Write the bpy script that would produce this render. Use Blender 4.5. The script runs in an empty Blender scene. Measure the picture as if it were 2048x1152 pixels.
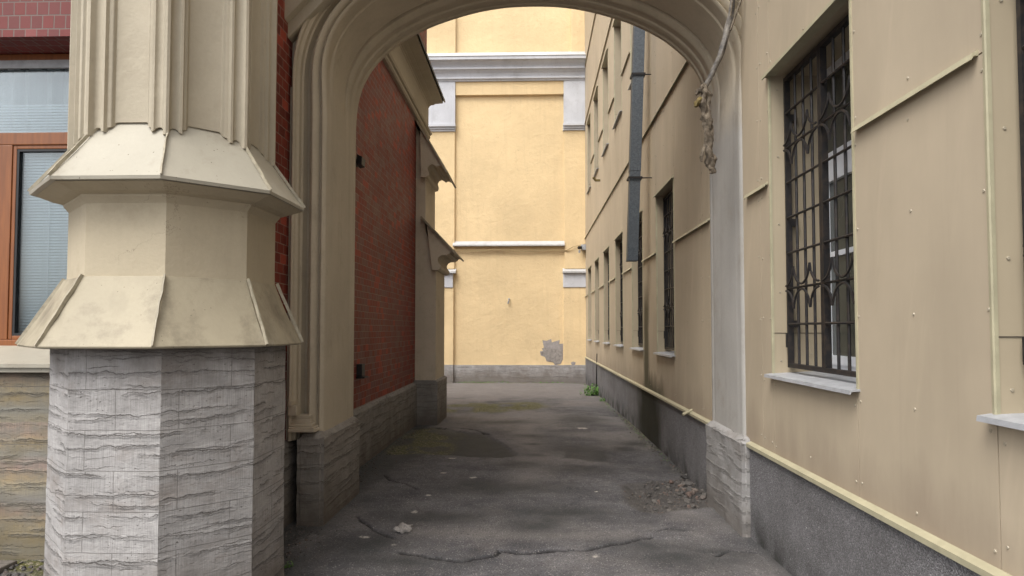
import bpy, bmesh, math, random
import numpy as np
from mathutils import Vector, Euler, noise as mnoise
PI = math.pi
R_ = math.radians
random.seed(7)
S = bpy.context.scene
COL = S.collection

# ------------------------------------------------------------------ camera
cam_d = bpy.data.cameras.new("camera")
cam = bpy.data.objects.new("camera", cam_d)
COL.objects.link(cam)
cam_d.sensor_width = 36
cam_d.lens = 36 * 1380 / 2048
cam_d.clip_start = 0.05
cam_d.clip_end = 500
cam.location = (0, 0, 1.6)
cam.rotation_euler = (R_(90 + 2.3), 0, R_(1.702))
cam_d.shift_y = 26.6 / 2048
S.camera = cam

# ------------------------------------------------------------------ sky + sun
SUN_ELEV, SUN_AZ = 56.0, 216.0          # azimuth clockwise from +Y : light comes from behind-left of the camera
w = bpy.data.worlds.new("World"); S.world = w; w.use_nodes = True
wn = w.node_tree; wn.nodes.clear()
sky = wn.nodes.new('ShaderNodeTexSky'); sky.sky_type = 'NISHITA'; sky.sun_disc = False
sky.sun_elevation = R_(SUN_ELEV); sky.sun_rotation = R_(SUN_AZ)
sky.air_density = 1.0; sky.dust_density = 4.0; sky.ozone_density = 1.0
hs = wn.nodes.new('ShaderNodeHueSaturation'); hs.inputs['Saturation'].default_value = 0.24
bg = wn.nodes.new('ShaderNodeBackground'); bg.inputs['Strength'].default_value = 0.15
wo = wn.nodes.new('ShaderNodeOutputWorld')
wn.links.new(sky.outputs[0], hs.inputs['Color']); wn.links.new(hs.outputs[0], bg.inputs['Color'])
wn.links.new(bg.outputs[0], wo.inputs['Surface'])
sd = bpy.data.lights.new("sun", 'SUN'); sd.energy = 0.7; sd.angle = R_(30); sd.color = (1.0, 0.95, 0.86)
sun = bpy.data.objects.new("sun", sd); COL.objects.link(sun)
sun.location = (-10, -10, 20)
az = R_(SUN_AZ); el = R_(SUN_ELEV)
to_sun = Vector((math.sin(az) * math.cos(el), math.cos(az) * math.cos(el), math.sin(el)))
sun.rotation_euler = to_sun.to_track_quat('Z', 'Y').to_euler()
S.view_settings.view_transform = 'Standard'; S.view_settings.look = 'None'
S.view_settings.exposure = 1.08; S.view_settings.gamma = 1

# ------------------------------------------------------------------ material helpers
class NT:
    def __init__(s, name):
        s.m = bpy.data.materials.new(name); s.m.use_nodes = True
        s.t = s.m.node_tree; s.b = s.t.nodes['Principled BSDF']
        s._p = None; s._u = None
    def nd(s, typ, ins=None, **at):
        n = s.t.nodes.new('ShaderNode' + typ)
        for k, v in at.items(): setattr(n, k, v)
        for k, v in (ins or {}).items(): s.put(n.inputs[k], v)
        return n
    def put(s, sock, v):
        if isinstance(v, bpy.types.NodeSocket): s.t.links.new(v, sock)
        elif v is not None:
            if sock.type == 'RGBA' and len(v) == 3: v = (*v, 1)
            sock.default_value = v
    @property
    def pos(s):
        if not s._p: s._p = s.nd('NewGeometry').outputs['Position']
        return s._p
    @property
    def uv(s):
        if not s._u: s._u = s.nd('UVMap', uv_map='UVMap').outputs[0]
        return s._u
    def map(s, v, sc=(1, 1, 1), loc=(0, 0, 0)):
        return s.nd('Mapping', {'Vector': v, 'Scale': sc, 'Location': loc}).outputs[0]
    def noise(s, v, sc, det=4, ro=.55, di=0, col=False):
        n = s.nd('TexNoise', {'Vector': v, 'Scale': sc, 'Detail': det, 'Roughness': ro, 'Distortion': di})
        return n.outputs['Color' if col else 'Fac']
    def math(s, op, a, b=None, c=None, clamp=False):
        n = s.nd('Math', operation=op, use_clamp=clamp); s.put(n.inputs[0], a)
        if b is not None: s.put(n.inputs[1], b)
        if c is not None: s.put(n.inputs[2], c)
        return n.outputs[0]
    def sep(s, v):
        return s.nd('SeparateXYZ', {'Vector': v}).outputs
    def mr(s, v, a, b, c=0., d=1.):
        return s.nd('MapRange', {'Value': v, 'From Min': a, 'From Max': b, 'To Min': c, 'To Max': d}).outputs[0]
    def mix(s, f, a, b, bt='MIX'):
        n = s.nd('Mix', data_type='RGBA', blend_type=bt, clamp_factor=True)
        s.put(n.inputs[0], f); s.put(n.inputs[6], a); s.put(n.inputs[7], b); return n.outputs[2]
    def ramp(s, f, stops):
        n = s.nd('ValToRGB', {'Fac': f}); e = n.color_ramp.elements
        while len(e) < len(stops): e.new(.5)
        for q, (p, c) in zip(e, stops):
            q.position = p; q.color = (*c, 1) if len(c) == 3 else c
        return n.outputs[0]
    def vor(s, v, sc, out='Distance', feat='F1', rand=1):
        return s.nd('TexVoronoi', {'Vector': v, 'Scale': sc, 'Randomness': rand}, feature=feat).outputs[out]
    def bump(s, h, st=.3, d=.01, nrm=None):
        n = s.nd('Bump', {'Height': h, 'Strength': st, 'Distance': d})
        if nrm is not None: s.put(n.inputs['Normal'], nrm)
        return n.outputs[0]
    def done(s, col=None, rough=.8, nrm=None, metal=None, spec=None):
        if col is not None: s.put(s.b.inputs['Base Color'], col)
        s.put(s.b.inputs['Roughness'], rough)
        if nrm is not None: s.put(s.b.inputs['Normal'], nrm)
        if metal is not None: s.put(s.b.inputs['Metallic'], metal)
        if spec is not None: s.put(s.b.inputs['Specular IOR Level'], spec)
        return s.m
def sc3(c, k): return tuple(min(1, x * k) for x in c)

def plaster(name, col, dirt=(.2, .16, .1), dirt_amt=.35, streak=.3, bumpd=.004, rough=.85, spots=0., big=.9, thr=(.53, .70), crk=.45):
    t = NT(name)
    a = t.noise(t.pos, big, 6, .6)
    st = t.noise(t.map(t.pos, (9, 9, .55)), 1.0, 5, .6)
    f = t.noise(t.pos, 45, 4, .6)
    c = t.mix(t.mr(a, .35, .68), sc3(col, 1.05), sc3(col, .86))
    c = t.mix(t.math('MULTIPLY', t.mr(st, .52, .75), streak), c, sc3(col, .68))
    c = t.mix(t.math('MULTIPLY', t.mr(t.noise(t.pos, 2.6, 8, .72), *thr), dirt_amt), c, dirt)
    c = t.mix(t.math('MULTIPLY', t.mr(f, .3, .7), .10), c, sc3(col, .6))
    if crk:
        cn = t.math('ABSOLUTE', t.math('SUBTRACT', t.noise(t.pos, 1.3, 7, .62, .2), .5))
        ck_ = t.math('MULTIPLY', t.mr(cn, .0, .0022, 1., 0.), t.mr(t.noise(t.pos, 1.1, 3), .52, .58))
        c = t.mix(t.math('MULTIPLY', ck_, crk), c, (.10, .08, .06))
    if spots:
        v = t.vor(t.pos, 34)
        k = t.math('MULTIPLY', t.math('LESS_THAN', v, .11), t.math('GREATER_THAN', t.noise(t.pos, 9, 2), .56))
        c = t.mix(t.math('MULTIPLY', k, spots), c, (.06, .045, .03))
    h = t.math('ADD', t.noise(t.pos, 5, 6, .62), t.math('MULTIPLY', f, .25))
    return t.done(c, rough, t.bump(h, .5, bumpd * 4), spec=.3)

def brickmat(name, c1, c2, mortar, bw, rh, ms=.004, rough=.38, pink=None):
    t = NT(name)
    wob = t.nd('VectorMath', {0: t.noise(t.uv, 1.7, 3, col=True), 1: (.5, .5, .5)}, operation='SUBTRACT').outputs[0]
    wob = t.nd('VectorMath', {0: wob, 3: .018}, operation='SCALE').outputs[0]
    uv = t.nd('VectorMath', {0: t.uv, 1: wob}, operation='ADD').outputs[0]
    b = t.nd('TexBrick', {'Vector': uv, 'Color1': c1, 'Color2': c2, 'Mortar': mortar, 'Scale': 1., 'Mortar Size': ms,
                          'Mortar Smooth': .25, 'Bias': -.1, 'Brick Width': bw, 'Row Height': rh}, offset=.5, squash=1.0)
    b2 = t.nd('TexBrick', {'Vector': uv, 'Color1': (0, 0, 0), 'Color2': (1, 1, 1), 'Mortar': (.5, .5, .5), 'Scale': 1., 'Mortar Size': 0.,
                           'Bias': .0, 'Brick Width': bw, 'Row Height': rh}, offset=.5, squash=1.0)
    c = t.mix(t.math('MULTIPLY', t.mr(t.noise(t.pos, .8, 5), .4, .65), .3), b.outputs['Color'], sc3(c1, .55))
    c = t.mix(t.math('MULTIPLY', t.mr(t.noise(t.pos, 14, 6, .7), .55, .8), .2), c, (.05, .03, .025))
    c = t.mix(t.math('MULTIPLY', t.math('GREATER_THAN', b2.outputs['Color'], .93), .5), c, pink or sc3(c2, 1.6))
    soot = t.math('MULTIPLY', t.mr(t.noise(t.map(t.pos, (3, 3, .7)), 1.2, 6, .7), .5, .72), .08)
    c = t.mix(soot, c, (.03, .02, .016))
    tilt = t.math('MULTIPLY', b2.outputs['Color'], .18)
    h = t.math('ADD', t.math('SUBTRACT', 1., b.outputs['Fac']), t.math('MULTIPLY', t.noise(t.pos, 22, 5, .6), .5))
    h = t.math('ADD', h, tilt)
    r = t.math('ADD', rough, t.math('MULTIPLY', b2.outputs['Color'], .25))
    return t.done(c, r, t.bump(h, .6, .005), spec=.3)

def travertine(name, light, dark, brown, bw=.62, rh=.213, banded=False, pitd=.028):
    t = NT(name)
    uv = t.uv; u_, v_, _ = t.sep(uv)
    z = t.sep(t.pos)[2]
    wob = t.nd('VectorMath', {0: t.noise(t.map(uv, (9, 9, 9)), 1., 3, col=True), 1: (.5, .5, .5)}, operation='SUBTRACT').outputs[0]
    wob = t.nd('VectorMath', {0: wob, 3: .006}, operation='SCALE').outputs[0]
    uvj = t.nd('VectorMath', {0: uv, 1: wob}, operation='ADD').outputs[0]
    b = t.nd('TexBrick', {'Vector': uvj, 'Color1': (0, 0, 0), 'Color2': (1, 1, 1), 'Mortar': (0, 0, 0), 'Scale': 1., 'Mortar Size': .0024,
                          'Mortar Smooth': .4, 'Brick Width': bw, 'Row Height': rh}, offset=.37)
    joint = b.outputs['Fac']
    def lines(sp, seed, amp, th, mlo, mhi):
        w0 = t.math('MULTIPLY', t.math('SUBTRACT', t.noise(t.map(uv, (1.3, 2.2, 1), (seed, 3, 0)), 1., 2), .5), amp)
        w1 = t.math('MULTIPLY', t.math('SUBTRACT', t.noise(t.map(uv, (11, 7, 1), (3, seed, 0)), 1., 6, .70), .5), .066)
        zz = t.math('ADD', t.math('ADD', t.math('ADD', v_, w0), w1), seed * .317)
        f = t.math('MULTIPLY', t.math('ABSOLUTE', t.math('SUBTRACT', t.math('FRACT', t.math('DIVIDE', zz, sp)), .5)), sp)
        tw = t.math('MULTIPLY', t.mr(t.noise(t.map(uv, (14, 8, 1), (seed, seed, 0)), 1., 3), .3, .7, .25, 1.7), th)
        ln = t.math('SUBTRACT', 1., t.math('DIVIDE', f, tw), clamp=True)
        mk = t.mr(t.noise(t.map(uv, (2.2, 6.5, 1), (seed * 2, 1, 0)), 1., 4, .6), mlo, mhi)
        return t.math('MULTIPLY', ln, mk), t.math('MULTIPLY', t.mr(f, .0, .018, 1., 0.), mk)
    fa, na = lines(.109, 1.7, .10, .0042, .43, .53)
    fb, nb = lines(.151, 4.3, .14, .0036, .46, .55)
    fc, nc = lines(.059, 8.9, .09, .0024, .50, .58)
    fis = t.math('MAXIMUM', t.math('MAXIMUM', fa, fb), t.math('MULTIPLY', fc, .75))
    near_f = t.math('MAXIMUM', na, nb)
    pits = t.math('MULTIPLY', t.mr(t.noise(t.map(uv, (55, 85, 1)), 1., 2, .6), .36, .29), t.mr(t.noise(t.map(uv, (4, 9, 1)), 1., 4), .46, .56))
    grainy = t.math('MULTIPLY', t.noise(t.map(uv, (26, 60, 1)), 1., 6, .7), t.math('ADD', t.math('MULTIPLY', near_f, 1.5), .5))
    comb = t.noise(t.map(uv, (230, 7, 1)), 1., 2, .5)
    mid = t.noise(t.map(uv, (3, 6, 1)), 1.6, 8, .68)
    if banded:
        wz = t.math('ADD', v_, t.math('MULTIPLY', t.math('SUBTRACT', t.noise(t.map(uv, (3, 9, 1)), 1., 6, .6), .5), .10))
        fr = t.math('FRACT', t.math('MULTIPLY', wz, 1.05))
        c = t.ramp(fr, [(0, (.28, .22, .12)), (.09, (.20, .20, .17)), (.16, (.24, .17, .06)), (.24, (.36, .27, .12)),
                        (.36, (.33, .22, .17)), (.45, (.20, .19, .185)), (.52, (.36, .30, .18)), (.6, (.40, .28, .13)),
                        (.68, (.34, .21, .17)), (.76, (.26, .25, .22)), (.84, (.38, .27, .12)), (.93, (.36, .24, .18))])
        c = t.mix(.25, c, (.25, .235, .21)); c = t.mix(t.mr(mid, .35, .7), c, sc3(light, .55))
    else:
        c = t.mix(t.mr(mid, .36, .66), light, dark)
        c = t.mix(t.math('MULTIPLY', b.outputs['Color'], .38), c, sc3(light, .66))
    c = t.mix(t.math('MULTIPLY', t.mr(t.noise(t.map(t.pos, (1, 1, 1.8)), 1.9, 8, .7), .52, .68), .55), c, brown)
    # old dirt: under the sheet-metal eave and near the ground, ragged
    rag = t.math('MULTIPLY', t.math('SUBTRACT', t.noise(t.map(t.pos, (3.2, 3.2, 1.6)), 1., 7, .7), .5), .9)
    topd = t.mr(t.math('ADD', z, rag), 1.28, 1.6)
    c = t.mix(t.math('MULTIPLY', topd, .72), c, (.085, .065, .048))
    botd = t.mr(t.math('ADD', z, rag), .42, .02)
    c = t.mix(t.math('MULTIPLY', botd, .75), c, sc3(brown, .7))
    c = t.mix(t.math('MULTIPLY', t.mr(comb, .4, .62), .36), c, sc3(dark, .6))
    c = t.mix(t.math('MULTIPLY', fis, .85), c, (.065, .052, .042))
    c = t.mix(t.math('MULTIPLY', pits, .7), c, (.06, .05, .042))
    c = t.mix(t.math('MULTIPLY', joint, .6), c, (.15, .14, .13))
    h = t.math('MULTIPLY', t.math('MAXIMUM', t.math('MAXIMUM', fis, pits), t.math('MULTIPLY', joint, .8)), -1.)
    h = t.math('ADD', h, t.math('MULTIPLY', comb, .22))
    h = t.math('ADD', h, grainy)
    c = t.mix(t.math('MULTIPLY', t.mr(grainy, .3, .9), .35), c, sc3(dark, .7))
    h = t.math('ADD', h, t.math('MULTIPLY', mid, .7))
    return t.done(c, .88, t.bump(h, .7, pitd * .42), spec=.25)

def simple(name, col, rough=.6, metal=0., var=.25, bump=.002, sc=20, spec=None):
    t = NT(name)
    n = t.noise(t.pos, sc, 6, .65)
    n2 = t.noise(t.pos, 2.3, 5, .6)
    c = t.mix(t.mr(n, .35, .7), col, sc3(col, 1 - var))
    c = t.mix(t.math('MULTIPLY', t.mr(n2, .45, .7), var), c, sc3(col, .6))
    return t.done(c, rough, t.bump(n, .4, bump), metal, spec)

CREAM = (.44, .39, .30)
M = {}
M['creamd'] = plaster('cream drum plaster', (.44, .38, .275), dirt=(.28, .225, .15), dirt_amt=.35, streak=.2)
M['cream'] = plaster('cream plaster', CREAM, dirt=(.30, .25, .18), dirt_amt=.30, streak=.22)
M['arch'] = plaster('arch plaster', (.51, .44, .335), dirt=(.24, .2, .14), dirt_amt=.35, streak=.3)
t = NT('arch and pier plaster')
_x, _y, _z = t.sep(t.pos)
_a = t.noise(t.pos, .9, 6, .6); _s = t.noise(t.map(t.pos, (9, 9, .55)), 1.0, 5, .6)
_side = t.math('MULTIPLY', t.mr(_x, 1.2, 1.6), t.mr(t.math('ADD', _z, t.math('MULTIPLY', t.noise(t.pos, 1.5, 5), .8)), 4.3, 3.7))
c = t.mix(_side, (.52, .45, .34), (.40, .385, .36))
c = t.mix(t.mr(_a, .35, .68), c, t.mix(.82, (0, 0, 0), c))
c = t.mix(t.math('MULTIPLY', t.mr(_s, .5, .75), .3), c, t.mix(.62, (0, 0, 0), c))
c = t.mix(t.math('MULTIPLY', t.mr(t.noise(t.pos, 2.6, 8, .72), .55, .74), .35), c, (.20, .165, .115))
c = t.mix(t.math('MULTIPLY', t.mr(t.noise(t.pos, 45, 4), .3, .7), .1), c, (.2, .17, .12))
M['archring'] = t.done(c, .85, t.bump(t.noise(t.pos, 5, 6, .62), .5, .014), spec=.3)
M['pier'] = plaster('pier plaster', (.45, .41, .34), dirt=(.3, .26, .2), dirt_amt=.3, streak=.25)
M['sheet'] = plaster('painted sheet metal', (.385, .358, .292), dirt=(.20, .165, .12), dirt_amt=.5, crk=0, streak=.1, bumpd=.0012, rough=.5, spots=.85)
M['sheetlow'] = plaster('worn painted sheet metal', (.37, .325, .235), dirt=(.13, .108, .08), dirt_amt=.75, thr=(.47, .68), crk=0, streak=.35, bumpd=.002, rough=.55, spots=.5, big=1.8)
M['yellow'] = plaster('yellow plaster', (.73, .56, .325), dirt=(.60, .45, .25), dirt_amt=.25, streak=.2, bumpd=.011, big=.5)
M['white'] = plaster('old white plaster', (.56, .57, .60), dirt=(.36, .36, .36), dirt_amt=.45, streak=.35, bumpd=.003)
M['whitebright'] = plaster('white sheet', (.50, .50, .50), dirt=(.28, .265, .24), dirt_amt=.5, streak=.3, bumpd=.003)
M['brick'] = brickmat('red glazed brick', (.145, .025, .016), (.26, .050, .030), (.27, .19, .15), .135, .0785, .0042, .5)
M['brickf'] = brickmat('red facing brick with sky sheen', (.15, .034, .030), (.22, .053, .048), (.19, .155, .135), .15, .099, .0045, .42, pink=(.28, .095, .09))  # pink of the reflected sky is mixed into the brick colour
M['soldier'] = brickmat('red lintel brick', (.15, .034, .030), (.22, .053, .048), (.19, .155, .135), .085, .099, .0045, .42, pink=(.28, .095, .09))  # same sky-tinted pink as the facade brick
M['stone'] = travertine('grey tuff', (.46, .445, .435), (.31, .298, .288), (.21, .17, .14), bw=.44)
M['stoned'] = travertine('dark grey tuff', (.30, .28, .255), (.19, .175, .155), (.13, .105, .085), bw=.75, rh=.24)
M['stoneb'] = travertine('banded ochre tuff', (.36, .34, .29), (.25, .235, .20), (.20, .16, .09), bw=1.3, rh=.4, banded=True)
M['iron'] = simple('dark iron', (.018, .016, .016), .55, .3, .3)
M['rust'] = simple('brown iron bar', (.06, .046, .038), .7, .2, .4)
M['pvc'] = simple('white window frame', (.78, .80, .84), .4, 0, .08, .0005)
M['wood'] = None
M['trim'] = simple('pale yellow trim', (.42, .385, .26), .5, 0, .22, .001, 9)
M['sill'] = simple('grey painted sill', (.42, .43, .45), .5, .1, .3, .001, 12)
M['black'] = simple('black plastic', (.012, .012, .013), .5)
M['dim'] = simple('dim interior', (.05, .05, .045), .9)
M['backing'] = simple('dark backing', (.045, .038, .03), .9)
M['grey'] = simple('bare grey render', (.36, .33, .315), .95, 0, .35, .02, 7)
M['grey2'] = simple('crumbling old render', (.34, .31, .285), .95, 0, .5, .05, 11)
M['cable'] = simple('yellowed cable', (.42, .31, .16), .7)
t = NT('brown stained wood')
g = t.noise(t.map(t.pos, (40, 40, 2.5)), 1., 5, .6, .4)
M['wood'] = t.done(t.mix(t.mr(g, .3, .7), (.27, .093, .025), (.17, .055, .016)), .4, t.bump(g, .2, .002))
# zinc
t = NT('galvanised zinc')
v = t.vor(t.pos, 60, 'Color'); n = t.noise(t.pos, 3, 5)
c = t.mix(t.mr(t.sep(v)[0], 0, 1), (.10, .115, .13), (.062, .073, .086))
c = t.mix(t.math('MULTIPLY', t.mr(n, .45, .7), .5), c, (.08, .09, .10))
M['zinc'] = t.done(c, .6, t.bump(n, .2, .004), .35)
# cladding board
def cladding(name, col):
    t = NT(name)
    st = t.noise(t.map(t.pos, (2.2, 2.2, .42), (2, 9, 1)), 1.0, 7, .62, .3)
    st2 = t.noise(t.map(t.pos, (22, 22, .9), (4, 4, 4)), 1.0, 4, .6)
    a = t.noise(t.pos, .55, 5, .6)
    isl = t.nd('NewGeometry').outputs['Random Per Island']
    c = t.mix(t.mr(a, .35, .65), sc3(col, 1.04), sc3(col, .87))
    c = t.mix(t.math('MULTIPLY', t.mr(st, .47, .66), .20), c, (col[0] * .74, col[1] * .73, col[2] * .73))
    c = t.mix(t.math('MULTIPLY', t.mr(st, .53, .36), .14), c, sc3(col, 1.22))
    c = t.mix(t.math('MULTIPLY', t.mr(st2, .60, .74), .10), c, (.24, .18, .14))
    _p = t.sep(t.pos); _q = t.nd('CombineXYZ', {0: t.math('MULTIPLY', t.math('ADD', _p[1], t.math('MULTIPLY', _p[2], .22)), 7.), 1: t.math('MULTIPLY', _p[2], .8), 2: _p[0]}).outputs[0]
    c = t.mix(t.math('MULTIPLY', t.mr(t.noise(_q, 1., 4, .55), .57, .74), .30), c, sc3(col, 1.28))
    z = t.sep(t.pos)[2]
    rag = t.math('MULTIPLY', t.math('SUBTRACT', t.noise(t.map(t.pos, (3, 3, 1)), 1., 6, .65), .5), .55)
    low = t.mr(t.math('ADD', z, rag), 1.0, .68)
    c = t.mix(t.math('MULTIPLY', low, .5), c, (.22, .165, .125))
    # damp green-black run under the duct outlet
    y = t.sep(t.pos)[1]
    yw = t.math('ADD', y, t.math('MULTIPLY', t.math('SUBTRACT', t.noise(t.map(t.pos, (2, 2, 2)), 1., 6, .6), .5), .22))
    core = t.mr(t.math('ABSOLUTE', t.math('SUBTRACT', yw, 10.45)), .12, .30, 1., 0.)
    core = t.math('MULTIPLY', core, t.mr(z, 2.35, 1.9))
    wide = t.mr(t.math('ABSOLUTE', t.math('SUBTRACT', yw, 9.9)), .5, 1.05, 1., 0.)
    wide = t.math('MULTIPLY', wide, t.mr(t.math('ADD', z, rag), 1.0, .75))
    c = t.mix(t.math('MULTIPLY', t.math('MAXIMUM', core, wide), .95), c, t.mix(t.noise(t.pos, 12, 4), (.05, .05, .022), (.018, .017, .009)))
    h = t.noise(t.pos, 2.2, 4)
    return t.done(c, .62, t.bump(h, .35, .012), spec=.35)
M['clad'] = cladding('beige cladding board', (.445, .372, .272))
M['reveal'] = cladding('beige reveal board', (.40, .335, .235))
# roughcast plinth
t = NT('grey roughcast')
v = t.vor(t.pos, 150); vc = t.sep(t.vor(t.pos, 150, 'Color'))
c = t.mix(t.mr(vc[0], 0, 1), (.25, .245, .25), (.125, .12, .123))
c = t.mix(t.math('MULTIPLY', t.math('GREATER_THAN', vc[1], .93), .5), c, (.42, .41, .42))
c = t.mix(t.math('MULTIPLY', t.mr(t.noise(t.pos, 1.4, 6, .65), .45, .7), .5), c, (.07, .066, .064))
wh = t.math('MULTIPLY', t.math('GREATER_THAN', t.noise(t.pos, 42, 3), .70), t.math('GREATER_THAN', t.noise(t.pos, 2.2, 3), .56))
c = t.mix(wh, c, (.5, .5, .5))
y = t.sep(t.pos)[1]; z = t.sep(t.pos)[2]
yw = t.math('ADD', y, t.math('MULTIPLY', t.math('SUBTRACT', t.noise(t.map(t.pos, (1.5, 1.5, 1.5)), 1., 6, .6), .5), .8))
m1 = t.mr(t.math('ABSOLUTE', t.math('SUBTRACT', yw, 10.25)), .6, 1.25, 1., 0.)
c = t.mix(t.math('MULTIPLY', m1, .92), c, (.018, .018, .009))
c = t.mix(t.math('MULTIPLY', t.mr(z, .25, -.05), t.mr(t.noise(t.pos, 3, 5), .4, .6)), c, (.04, .04, .036))
M['rough'] = t.done(c, .95, t.bump(t.math('MULTIPLY', v, -1.), .9, .008), spec=.2)
# glass
t = NT('window glass'); nt = t.t
tr = t.nd('BsdfTransparent', {'Color': (.93, .96, .97, 1)}); gl = t.nd('BsdfGlossy', {'Roughness': .02, 'Color': (.55, .57, .58, 1)})
fr = t.nd('Fresnel', {'IOR': 1.5}); mx = t.nd('MixShader')
nt.links.new(t.math('ADD', fr.outputs[0], .06, clamp=True), mx.inputs[0])
nt.links.new(tr.outputs[0], mx.inputs[1]); nt.links.new(gl.outputs[0], mx.inputs[2])
nt.links.new(mx.outputs[0], nt.nodes['Material Output'].inputs['Surface']); M['glass'] = t.m
t = NT('blind slat'); M['blind'] = t.done((.74, .81, .84), .45)
t = NT('net curtain'); M['curtain'] = t.done(t.mix(t.noise(t.map(t.pos, (18, 1, .3)), 1., 3), (.72, .76, .76), (.42, .47, .48)), .9)
t = NT('torn pipe lagging')
n = t.noise(t.pos, 26, 8, .7)
c = t.ramp(n, [(.25, (.03, .024, .018)), (.45, (.085, .066, .046)), (.6, (.17, .138, .10)), (.8, (.27, .235, .18))])
M['lag'] = t.done(c, .9, t.bump(n, .8, .01))
t = NT('grey hose jacket')
n = t.noise(t.map(t.pos, (14, 14, 14)), 1., 8, .7)
M['hose'] = t.done(t.mix(t.mr(n, .4, .6), (.06, .054, .05), (.19, .17, .145)), .7, t.bump(n, .7, .006))
t = NT('mustard foam'); M['foam'] = t.done(t.mix(t.noise(t.pos, 40, 5), (.20, .15, .05), (.07, .05, .02)), .95)
t = NT('weed leaf'); rp = t.nd('NewGeometry').outputs['Random Per Island']
M['leaf'] = t.done(t.mix(rp, (.06, .16, .02), (.13, .26, .05)), .6)
t = NT('broken stone')
rp = t.nd('NewGeometry').outputs['Random Per Island']
c = t.ramp(rp, [(0, (.06, .056, .055)), (.3, (.11, .10, .095)), (.55, (.16, .14, .125)), (.80, (.19, .175, .16)), (.93, (.20, .12, .095)), (1, (.24, .19, .16))])
M['rub'] = t.done(t.mix(t.noise(t.pos, 40, 5), c, (.05, .047, .042)), .95, t.bump(t.noise(t.pos, 60, 4), .6, .006))
t = NT('crumpled paper'); M['paper'] = t.done(t.mix(t.noise(t.pos, 50, 4), (.42, .40, .38), (.12, .10, .085)), .8)

# ------------------------------------------------------------------ mesh builder
class MB:
    def __init__(s): s.v = []; s.f = []; s.mi = []; s.cur = 0
    def add(s, vs, fs):
        o = len(s.v); s.v += [tuple(map(float, p)) for p in vs]
        for f in fs: s.f.append(tuple(i + o for i in f)); s.mi.append(s.cur)
        return s
    def box(s, x0, x1, y0, y1, z0, z1):
        vs = [(x, y, z) for z in (z0, z1) for y in (y0, y1) for x in (x0, x1)]
        return s.add(vs, [(0, 2, 3, 1), (4, 5, 7, 6), (0, 1, 5, 4), (2, 6, 7, 3), (0, 4, 6, 2), (1, 3, 7, 5)])
    def quad(s, a, b, c, d): return s.add([a, b, c, d], [(0, 1, 2, 3)])
    def prism(s, prof, ax, a0, a1, caps=True):
        """prof: 2D points; ax='y': prof=(x,z) swept y a0..a1 ; 'x': prof=(y,z) ; 'z': prof=(x,y)"""
        f = {'y': lambda p, a: (p[0], a, p[1]), 'x': lambda p, a: (a, p[0], p[1]), 'z': lambda p, a: (p[0], p[1], a)}[ax]
        n = len(prof); vs = [f(p, a0) for p in prof] + [f(p, a1) for p in prof]
        fs = [(i, (i + 1) % n, n + (i + 1) % n, n + i) for i in range(n)]
        if caps: fs += [tuple(range(n))[::-1], tuple(range(n, 2 * n))]
        return s.add(vs, fs)
    def rings(s, rings, close=True, caps=False):
        n = len(rings[0]); vs = [p for r in rings for p in r]; fs = []
        for j in range(len(rings) - 1):
            for i in range(n if close else n - 1):
                k = (i + 1) % n
                fs.append((j * n + i, j * n + k, (j + 1) * n + k, (j + 1) * n + i))
        if caps: fs += [tuple(range(n))[::-1], tuple((len(rings) - 1) * n + i for i in range(n))]
        return s.add(vs, fs)
    def tube(s, path, r, n=6, caps=True):
        path = [Vector(p) for p in path]; rs = []
        for i, p in enumerate(path):
            d = (path[min(i + 1, len(path) - 1)] - path[max(i - 1, 0)]).normalized()
            u = d.cross(Vector((0.13, 0.2, 1)) if abs(d.z) < .9 else Vector((1, .1, 0))).normalized(); w_ = d.cross(u)
            rr = r[i] if isinstance(r, (list, tuple)) else r
            rs.append([p + (u * math.cos(a) + w_ * math.sin(a)) * rr for a in [2 * PI * k / n for k in range(n)]])
        return s.rings(rs, True, caps)
    def dome(s, c, ax, r):     # rivet head, axis -X or -Y
        vs = []; n = 6
        for q, (rr, h) in enumerate(((r, 0), (r * .75, r * .45))):
            for k in range(n):
                a = 2 * PI * k / n
                if ax == 'x': vs.append((c[0] - h, c[1] + rr * math.cos(a), c[2] + rr * math.sin(a)))
                else: vs.append((c[0] + rr * math.cos(a), c[1] - h, c[2] + rr * math.sin(a)))
        fs = [(i, (i + 1) % n, n + (i + 1) % n, n + i) for i in range(n)] + [tuple(range(n, 2 * n))]
        return s.add(vs, fs)
    def build(s, name, mats, parent=None, smooth=None, bevel=0, recalc=True, jit=0):
        me = bpy.data.meshes.new(name)
        off = origin_of(parent)
        vs = s.v
        if jit: vs = [tuple(Vector(p) + Vector(mnoise.noise_vector(Vector(p) * 3.1)) * jit) for p in vs]
        me.from_pydata([(a - off[0], b - off[1], c - off[2]) for a, b, c in vs], [], s.f)
        mats = mats if isinstance(mats, (list, tuple)) else [mats]
        for m in mats: me.materials.append(m)
        if len(mats) > 1: me.polygons.foreach_set('material_index', s.mi)
        if recalc or bevel:
            bm = bmesh.new(); bm.from_mesh(me)
            if recalc: bmesh.ops.recalc_face_normals(bm, faces=bm.faces)
            if bevel:
                es = [e for e in bm.edges if len(e.link_faces) == 2 and e.calc_face_angle(0) > .5]
                bmesh.ops.bevel(bm, geom=es, offset=bevel, segments=2, profile=.6, affect='EDGES', clamp_overlap=True)
            bm.to_mesh(me); bm.free()
        uvbox(me, off)
        if smooth:
            me.shade_smooth(); me.set_sharp_from_angle(angle=R_(smooth))
        o = bpy.data.objects.new(name, me); COL.objects.link(o)
        if parent: o.parent = parent
        else:
            pass
        return o
def origin_of(p):
    v = Vector((0, 0, 0))
    while p is not None: v += p.location; p = p.parent
    return v
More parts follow.
